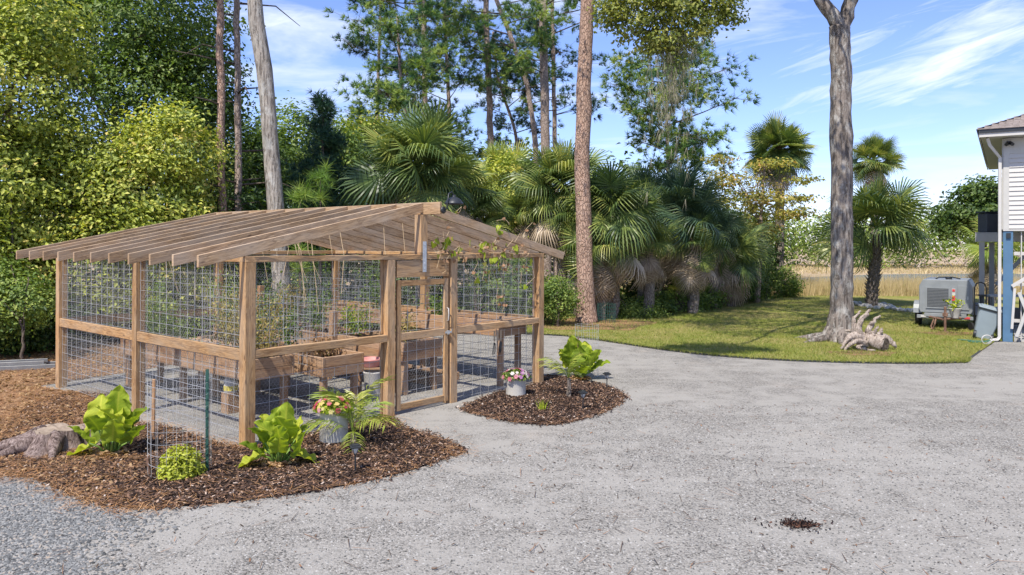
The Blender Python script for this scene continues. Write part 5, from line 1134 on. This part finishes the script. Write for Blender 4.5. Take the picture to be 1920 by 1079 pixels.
pine(gY(968, 50), 50, [(972, 350), (966, 250), (935, 150), (925, 60)], .15, .07, 'low forked dark pine filling the gap between the pale and curving pines', 7.0, 3.4, 24, 12, 83, mat='needle_dark')
pine(gY(1256, 38), 38, [(1255, 400), (1252, 280), (1250, 180), (1262, 100)], .15, .04, 'isolated bushy pine above the shaded palms right of the tall reddish pine', 5.6, 3.0, 42, 12, 84, shape=lambda f: .45+.75*math.sin(math.pi*(.15+.72*f)), group=None)
# dark young conifer and bright saplings behind the ridge
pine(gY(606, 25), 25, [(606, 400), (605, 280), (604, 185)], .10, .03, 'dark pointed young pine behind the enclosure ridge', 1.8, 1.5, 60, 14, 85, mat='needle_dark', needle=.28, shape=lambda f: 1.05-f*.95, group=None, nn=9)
def sapling(px, py, Y, s, label, seed):
    b = gY(px, Y); t_ = P(px, py, Y)-b; o = thing('pine_sapling', b, label, 'sapling'); g = np.random.default_rng(seed); m = MB(); m.tube([(0, 0, 0), tuple(t_*.5), tuple(t_)], [.04, .03, .015], 6); m.build('stem', M['bark_dark'], o)
    C = np.array([tuple(t_*(1-.12*k)) for k in range(5)]*6)+g.normal(0, .05, (30, 3)); C = np.vstack([C, np.array([tuple(t_)])+g.normal(0, s*.5, (14, 3))]); V, Fc, r = tufts(C, np.tile([[0, 0, .6]], (len(C), 1)), s, 26, g, g.random(len(C)), .007, 1.); link('crown', npmesh('crown', V, Fc, M['needle_lite'], r), o)
sapling(601, 335, 19.5, .34, 'bright green tufted pine sapling, upper of the two behind the roof', 3); sapling(563, 372, 19, .36, 'bright green tufted pine sapling low behind the roof beside the leaning trunk', 4)

# left mass of vine covered trees
T = [
 ('vine_covered_tree', 235, 19.8, 'broad yellow green vine covered tree directly behind the left end of the enclosure', [ell(250, 360, 19.8, 150, 125, 1.7), ell(150, 300, 19.8, 110, 100, 1.6), ell(330, 280, 19.6, 75, 85, 1.2), ell(180, 500, 19.0, 170, 120, 1.3), ell(320, 480, 19.6, 90, 120, 1.3), ell(60, 400, 18.8, 90, 120, 1.3)], 1150, 44, .12, .24, 'leaf_vine', 91, .56),
 ('vine_covered_tree', 20, 18.4, 'paler green vine covered tree at the left picture edge', [ell(20, 170, 18.4, 110, 150, 1.6), ell(-30, 330, 18.0, 110, 150, 1.5), ell(60, 60, 18.6, 90, 90, 1.4), ell(-60, 520, 17, 90, 110, 1.4)], 620, 44, .12, .24, 'leaf_vine', 92, .47),
 ('broadleaf_tree', 250, 24, 'tall dark leaved tree filling the top left corner behind the vines', [ell(200, 70, 24, 170, 120, 2.4), ell(330, 40, 24, 100, 110, 2.2), ell(390, 150, 23.5, 45, 70, 1.3), ell(290, 180, 23.5, 110, 80, 1.8), ell(80, -20, 24, 150, 90, 2.4), ell(360, 220, 23, 60, 50, 1.2)], 800, 42, .15, .34, 'leaf_mid', 93, .40),
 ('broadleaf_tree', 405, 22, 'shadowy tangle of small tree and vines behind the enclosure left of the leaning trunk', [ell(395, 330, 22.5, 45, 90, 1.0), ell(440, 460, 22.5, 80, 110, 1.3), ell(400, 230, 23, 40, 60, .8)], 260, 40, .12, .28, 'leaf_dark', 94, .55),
]
for nm, px, Y, lab, e, nc, per, lf, sp_, mt, sd, tn in T: broadleaf(nm, gY(px, Y), lab, 'tree', e, nc, per, lf, sp_, mt, sd, tone=tn, nlimb=16, inner=.5)
def bush(px, Y, lab, e, nc, lf, mt, sd, tn=.5, nm='shrub', per=34, sp_=.16): return broadleaf(nm, gY(px, Y), lab, 'shrub', e, nc, per, lf, sp_, mt, sd, tone=tn, nlimb=6, part='foliage', trunk=[((0, 0, 0), .04), ((.05, 0, .4), .03), ((0, 0, .9), .015)])
bush(40, 15.6, 'sunlit green shrub at the left edge beyond the ladder', [ell(40, 570, 16.2, 62, 55, .8), ell(-40, 560, 16.2, 80, 90, 1.)], 230, .09, 'leaf_mid', 101, .62)
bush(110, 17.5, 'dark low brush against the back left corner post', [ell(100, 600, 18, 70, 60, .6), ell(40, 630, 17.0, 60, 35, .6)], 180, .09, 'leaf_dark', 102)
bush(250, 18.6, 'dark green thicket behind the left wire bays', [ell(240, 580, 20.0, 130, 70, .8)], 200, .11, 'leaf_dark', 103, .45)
bush(430, 20.5, 'leafy green thicket behind the centre of the enclosure', [ell(420, 560, 21.5, 110, 80, 1.), ell(540, 540, 21.8, 90, 75, .9)], 330, .12, 'leaf_mid', 104, .5)
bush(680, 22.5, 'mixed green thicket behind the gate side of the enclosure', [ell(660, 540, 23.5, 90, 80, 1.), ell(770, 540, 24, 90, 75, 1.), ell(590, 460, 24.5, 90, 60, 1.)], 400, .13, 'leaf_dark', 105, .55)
bush(890, 23, 'green brush behind the right wire bay', [ell(870, 520, 24.5, 90, 75, 1.), ell(960, 540, 24, 70, 65, .9)], 300, .12, 'leaf_mid', 106, .45)
bush(1045, 23, 'glossy dark green bush just right of the enclosure corner post', [ell(1040, 560, 23.3, 38, 38, .6)], 130, .08, 'leaf_mid', 107, .55)
bush(940, 27, 'yellow green willowy bush between the first two palms', [ell(935, 380, 28, 60, 90, 1.2), ell(1000, 420, 28, 60, 70, 1.)], 300, .12, 'leaf_vine', 108, .6)
bush(1150, 25.5, 'low bright weeds at the foot of the palm thicket beside the big pine', [ell(1190, 585, 26, 55, 18, .6), ell(1140, 580, 26.5, 30, 22, .5)], 130, .08, 'leaf_mid', 109, .75)
bush(1265, 29, 'mounded green bush under the shaded palms', [ell(1260, 570, 28.5, 60, 26, .8), ell(1310, 560, 29.5, 45, 25, .8)], 200, .10, 'leaf_mid', 110, .55)
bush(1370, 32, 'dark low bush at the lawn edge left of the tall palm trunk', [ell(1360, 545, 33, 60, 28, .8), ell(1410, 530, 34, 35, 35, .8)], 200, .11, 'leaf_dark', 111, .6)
bush(1436, 35, 'light green bush at the base of the tall palm', [ell(1432, 530, 36, 28, 34, .7), ell(1480, 528, 36.5, 22, 30, .6)], 140, .11, 'leaf_mid', 112, .6)
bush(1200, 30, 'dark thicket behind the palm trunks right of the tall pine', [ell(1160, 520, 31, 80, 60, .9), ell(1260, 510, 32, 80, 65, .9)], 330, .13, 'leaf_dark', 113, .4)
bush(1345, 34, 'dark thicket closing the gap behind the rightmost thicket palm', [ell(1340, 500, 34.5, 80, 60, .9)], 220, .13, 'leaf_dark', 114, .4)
# mid distance trees between left mass and palms
broadleaf('broadleaf_tree', gY(560, 34), 'rounded green tree beyond the roof between leaning trunk and dark pine', 'tree', [ell(555, 290, 34, 75, 85, 2), ell(510, 330, 33, 50, 80, 1.5), ell(640, 300, 35, 50, 90, 1.6)], 360, 36, .20, .4, 'leaf_mid', 121, nlimb=6)
broadleaf('broadleaf_tree', gY(680, 38), 'low yellow green tree filling the gap left of the largest palm', 'tree', [ell(670, 290, 38, 55, 60, 1.6), ell(720, 250, 38, 45, 40, 1.5)], 220, 34, .20, .35, 'leaf_vine', 122, nlimb=6, tone=.55)
broadleaf('broadleaf_tree', gY(470, 30), 'dark evergreen behind the two slim pine trunks', 'tree', [ell(470, 330, 30, 55, 100, 1.6)], 240, 36, .16, .35, 'leaf_dark', 123, nlimb=6, tone=.6)
yt = gY(1420, 33)
broadleaf('autumn_tree', yt, 'airy small tree with yellowing leaves in front of the tall palm', 'tree', [ell(1365, 335, 33, 55, 26, 1.), ell(1420, 375, 33, 85, 26, 1.3), ell(1505, 338, 33, 34, 7, .7), ell(1500, 372, 33, 34, 8, .7), ell(1480, 400, 33, 55, 12, .9), ell(1390, 430, 33, 90, 30, 1.3), ell(1330, 375, 33, 30, 40, .8), ell(1440, 310, 33, 50, 9, .9), ell(1350, 300, 33, 30, 8, .6)], 420, 15, .15, .24, 'leaf_yellow', 124, trunk=[((0, 0, 0), .13), ((.1, 0, 2), .10), ((.2, 0, 4), .07), ((.3, 0, 6), .03)], bark='bark_far', inner=.15, nlimb=22, up=.9, flat=.28)
broadleaf('broadleaf_tree', gY(1440, 37), 'dark shaded tree behind the yellowing tree', 'tree', [ell(1430, 460, 38, 40, 60, 1.2), ell(1390, 480, 38, 40, 60, 1.)], 200, 30, .17, .35, 'leaf_dark', 125, nlimb=4)
broadleaf('live_oak', gY(1850, 48), 'dark green live oak beyond the deck beside the house', 'tree', [ell(1845, 365, 48, 38, 26, 2), ell(1810, 400, 48, 36, 22, 2), ell(1855, 410, 48, 40, 30, 2), ell(1762, 398, 48, 8, 6, .6), ell(1770, 430, 48, 18, 9, 1)], 260, 26, .28, .4, 'leaf_dark', 126, tone=.6, nlimb=24, inner=.3, bark='bark_dark')

# ------------------------------------------------------------------ palms
def fan_frond(seed, droop, dead=False):
    g = np.random.default_rng(seed); V = []; Fc = []; rr = []; c = 0; pl = .50
    pet = lambda t_: np.array([pl*t_, 0, .10*math.sin(t_*2.2)-(.06*t_*t_)])
    for k in range(5):
        a, b = pet(k/5), pet((k+1)/5); w = .016-.001*k; V += [a+[0, w, 0], a-[0, w, 0], b-[0, w, 0], b+[0, w, 0]]; Fc.append((c, c+1, c+2, c+3)); c += 4; rr += [.5]*4
    hub = pet(1.); nbl = 38
    for k in range(nbl):
        s = k/(nbl-1)*2-1; a = s*R(128); l = .60*(1-.30*abs(s)**2)*(.88+.2*g.random()); d = np.array([math.cos(a), math.sin(a), .10-.16*abs(s)]); side = np.array([-math.sin(a), math.cos(a), 0.])
        st_ = hub+np.array([.16*(1-abs(s)), 0, -.03*(1-abs(s))]); w = .0135; tone = np.clip(.5+.35*g.normal(), 0, 1)
        p0 = st_; p1 = st_+d*l*.45-[0, 0, droop*.10*l]; p2 = st_+d*l*.78-[0, 0, droop*.38*l]; p3 = st_+d*l*(.98-.12*droop)-[0, 0, droop*(.85+.3*g.random())*l]
        f = .010*(1 if k % 2 else -1)
        V += [p0-side*.006, p0+side*.006, p1+side*w+[0, 0, f], p1-side*w-[0, 0, f], p2+side*w*.7, p2-side*w*.7, p3]; Fc += [(c, c+1, c+2, c+3), (c+3, c+2, c+4, c+5)]; rr += [tone]*7; V += [p3]; rr += [tone]; Fc += [(c+5, c+4, c+6, c+7)]; c += 8
    return V, Fc, rr
FR = {}
def frond_mesh(mat, k, droop, dead=False):
    key = (mat, k, droop)
    if key not in FR: V, Fc, rr = fan_frond(k*7+int(droop*10), droop); FR[key] = npmesh('frond', V, Fc, M[mat], rr)
    return FR[key]
def palm(px, py, Y, rpx, nf, label, seed, mat='frond', dead=0, tr=.17, boots=False, group='cabbage palms', lo=-35, droop=.5, base=None, seedpod=False, open_=False, name='cabbage_palm'):
    b = gY(base if base else px, Y); c = P(px, py, Y)-b; R_ = rpx*Y/F_; o = thing(name, b, label, 'palm', group); g = np.random.default_rng(seed)
    path = trunk_path([Vector((0, 0, -.05)), c*.5+Vector((.05, 0, 0)), c-Vector((0, 0, R_*.15))], 14, .015, g); m = MB(); m.tube(path, np.linspace(tr*1.15, tr*.95, 15), 14, jit=.05, rg=g); m.build('trunk', M['bark_palm'], o, True)
    if boots:
        m = MB(); zt = path[-1].z
        for k in range(150):
            z = .1+(zt-.15)*k/150; a = k*2.4; cc = path[min(14, int(z/zt*14))]; u_ = Vector((math.cos(a), math.sin(a), 0)); s_ = Vector((-u_.y, u_.x, 0))
            p = Vector((cc.x, cc.y, z)); q0 = p+u_*tr*.85; q1 = p+u_*(tr+.13)+Vector((0, 0, .20)); w = .055
            m.add([tuple(q0-s_*w), tuple(q0+s_*w), tuple(q1+s_*.02), tuple(q1-s_*.02), tuple(q0-s_*w*.6+Vector((0, 0, .07))), tuple(q0+s_*w*.6+Vector((0, 0, .07)))], [(0, 1, 2, 3), (4, 3, 2, 5), (0, 3, 4), (1, 5, 2)])
        bo = m.build('leaf_boots', M['bark_palm'], o)
    for k in range(nf):
        f = (k+.5)/nf; el_ = 88-(88-lo)*f**.9+g.normal(0, 11); a = k*2.39996+g.normal(0, .15); d_ = droop*(.25+.7*f)*(.6+.8*g.random()); d_ = min((.15, .45, .8, 1.2), key=lambda x: abs(x-d_*1.1))
        s_ = R_*(.90+.14*g.normal())*(1.0 if f > .25 else .85)
        link('frond', frond_mesh(mat, k % 3, d_), o, c, (g.normal(0, .75), R(-el_), a), s_)
    for k in range(dead):
        a = k*2.39996+g.normal(0, .3); el_ = -38-42*g.random(); dz = -R_*(.05+.45*g.random())
        ob_ = link('frond', frond_mesh('frond_dead', k % 3, .8 if k % 2 else 1.2), o, c+Vector((0, 0, dz)), (g.normal(0, .4), R(-el_), a), R_*(.8+.25*g.random())); ob_['label'] = 'dry brown hanging frond'
    if seedpod:
        m = MB()
        for k in range(14): u_ = unit(1, g)[0]; m.tube([tuple(c), tuple(c+Vector(u_)*.35+Vector((0, -.25, -.1)))], [.05, .02], 5)
        m.build('seed_cluster', M['rust'], o)
    return o
palm(782, 320, 23.5, 116, 66, 'largest shaggy cabbage palm directly behind the enclosure ridge lamp', 1, 'frond', 8, droop=.7)
palm(700, 360, 27, 72, 36, 'smaller dark cabbage palm tucked left of the largest one', 2, 'frond_blue', 4, droop=.7)
palm(845, 345, 25.5, 84, 42, 'mid green cabbage palm touching the right side of the largest one', 3, 'frond', 6, droop=.9)
palm(1052, 350, 27, 90, 56, 'cabbage palm half hidden by the tall reddish pine trunk', 4, 'frond', 14, droop=.8)
palm(935, 330, 30, 70, 36, 'yellow green palm whose crown shows left of the pine trunk gap', 5, 'frond_yel', 4, droop=.6)
palm(1150, 400, 25.6, 92, 58, 'bushy palm right of the tall pine with tan dead fronds hanging to the ground', 6, 'frond', 22, droop=.9, lo=-38)
palm(1125, 465, 25.2, 76, 34, 'low arching palm directly at the right side of the tall pine trunk', 7, 'frond', 10, droop=1., lo=-30)
palm(1205, 385, 29, 80, 46, 'dark blue green palm behind the bushy palm', 8, 'frond_blue', 10, droop=.7)
palm(1275, 400, 28.5, 90, 56, 'broad shaded palm with grey dead skirt in the middle of the thicket', 9, 'frond_blue', 26, droop=.8, lo=-25)
palm(1300, 450, 27.8, 66, 32, 'short palm in front of the broad shaded palm', 10, 'frond', 14, droop=.9)
palm(1370, 462, 31, 68, 46, 'rightmost palm of the thicket with drooping dead fronds over the lawn edge', 11, 'frond', 18, droop=.8, lo=-25)
palm(990, 395, 27.5, 62, 34, 'low grey green palm filling the gap left of the half hidden palm', 21, 'frond', 8, droop=.9, lo=-30)
palm(895, 400, 26, 62, 34, 'shaggy low palm just right of the gable lamp', 22, 'frond', 8, droop=.95, lo=-30)
palm(1085, 415, 26.5, 60, 34, 'low shaggy palm directly behind the tall reddish trunk', 23, 'frond', 12, droop=.95, lo=-28)
palm(1215, 455, 26.2, 58, 32, 'small front palm between the bushy palm and the broad shaded palm', 24, 'frond', 16, droop=.9, lo=-20)
palm(1335, 425, 30, 58, 34, 'blue green palm head rising behind the short palm', 25, 'frond_blue', 10, droop=.8, lo=-25)
palm(1290, 548, 28, 34, 14, 'spiky palmetto seedling low beside the mounded green bush', 12, 'frond_yel', 0, tr=.05, droop=.2, lo=10, name='palmetto')
palm(1460, 278, 37.5, 64, 90, 'tall palm with round crown behind the yellowing tree', 13, 'frond', 10, tr=.20, droop=.35, seedpod=True, group=None, lo=-62)
palm(1638, 300, 46, 48, 64, 'distant tall palm whose crown shows just right of the oak trunk', 14, 'frond', 4, tr=.2, group=None, lo=-55, droop=.35)
palm(1642, 425, 31.4, 100, 40, 'open crowned palm with boot covered trunk ringed by white stones', 15, 'frond', 0, tr=.20, boots=True, group=None, droop=.75, base=1634, lo=-24)
palm(1858, 465, 33, 60, 24, 'yellow green palm seen under the deck beside the house', 16, 'frond_yel', 4, group=None, droop=.8)

# white stones ringed around the palm
g = np.random.default_rng(6); SM = []
for k in range(4):
    bm = bmesh.new(); bmesh.ops.create_icosphere(bm, subdivisions=1, radius=1)
    for v in bm.verts: v.co *= 1+g.normal(0, .14); v.co.z *= .6
    me = bpy.data.meshes.new('white_stone'); bm.to_mesh(me); bm.free(); me.materials.append(M['crock']); SM.append(me)
spx = [(1602, 570), (1608, 573), (1614, 575), (1620, 574), (1627, 575), (1634, 574), (1641, 573), (1648, 574), (1654, 575), (1660, 577), (1665, 579), (1672, 578), (1679, 582), (1688, 583), (1695, 584), (1703, 584), (1710, 585), (1645, 579), (1657, 572), (1668, 574), (1676, 580), (1612, 570), (1631, 578)]
for a, b in spx:
    o = link('stone', SM[int(g.integers(0, 4))], None, G(a, b, .02)+Vector((0, 0, .04)), (0, 0, g.random()*6), .10+.07*g.random()); tag(o, 'white rounded stone in the row at the foot of the boot covered palm', 'stone', 'white stones around the palm')

# far wood beyond the marsh, bleached dead limbs along its edge, and the wood behind the palms
g = np.random.default_rng(31)
e = [ell(x, 452+g.normal(0, 9)-22*math.exp(-((x-1850)/90)**2), 88+g.random()*12, 34, 34+g.random()*16, 6) for x in range(1250, 2150, 26)]
me, C = crown_mesh('far_wood', e, 1300, 20, .42, 1.1, M['leaf_mid'], 131, .68, zmin=-1); tag(link('far_wood', me), 'low green wood along the far side of the marsh', 'wood', None, 'stuff')
m = MB()
for k in range(75):
    px = 1400+g.random()*600; b = P(px, 498+g.normal(0, 4), 84+g.random()*6); d = Vector((g.normal(0, 1), g.normal(0, .4), abs(g.normal(.3, .5)))).normalized(); L = 1.5+3.5*g.random(); md = b+d*L*.5+Vector((g.normal(0, .3), 0, g.normal(0, .3))); m.tube([b, md, b+d*L], [.06, .04, .015], 4)
tag(m.build('dead_branches', M['drift']), 'bleached fallen branches along the far marsh edge', 'branches', None, 'stuff')
e = [ell(x, 400+g.normal(0, 15)+60*max(0, (x-1050)/300), 56+g.random()*8, 60, 110, 4) for x in range(-500, 1400, 60)]
me, C = crown_mesh('woodland', e, 1500, 20, .5, .9, M['leaf_dark'], 132, .6, zmin=-1); tag(link('woodland', me), 'dense dark green woodland far behind the palms and pines', 'wood', None, 'stuff')
# ground cover at the wood edge
q = scatter([(-22, 17.5), (-3, 21.5), (-1.5, 23.5), (5, 25.8), (9, 32), (12.5, 37), (12, 40), (-22, 40)], 26000); q = q[~pip([E(-.3, -.3), E(GW+.3, -.3), E(GW+.3, GD+.5), E(-.3, GD+.5)], q[:, 0], q[:, 1])]
V, Fc, r = leaves(np.column_stack([q, np.abs(rng.normal(0, .22, len(q)))]), .14, .7, None, rng); tag(link('undergrowth', npmesh('undergrowth', V, Fc, M['leaf_dark'], r)), 'leafy ground cover under the trees behind the enclosure', 'undergrowth', None, 'stuff')
for a, sd in ((1,0),):
    pass
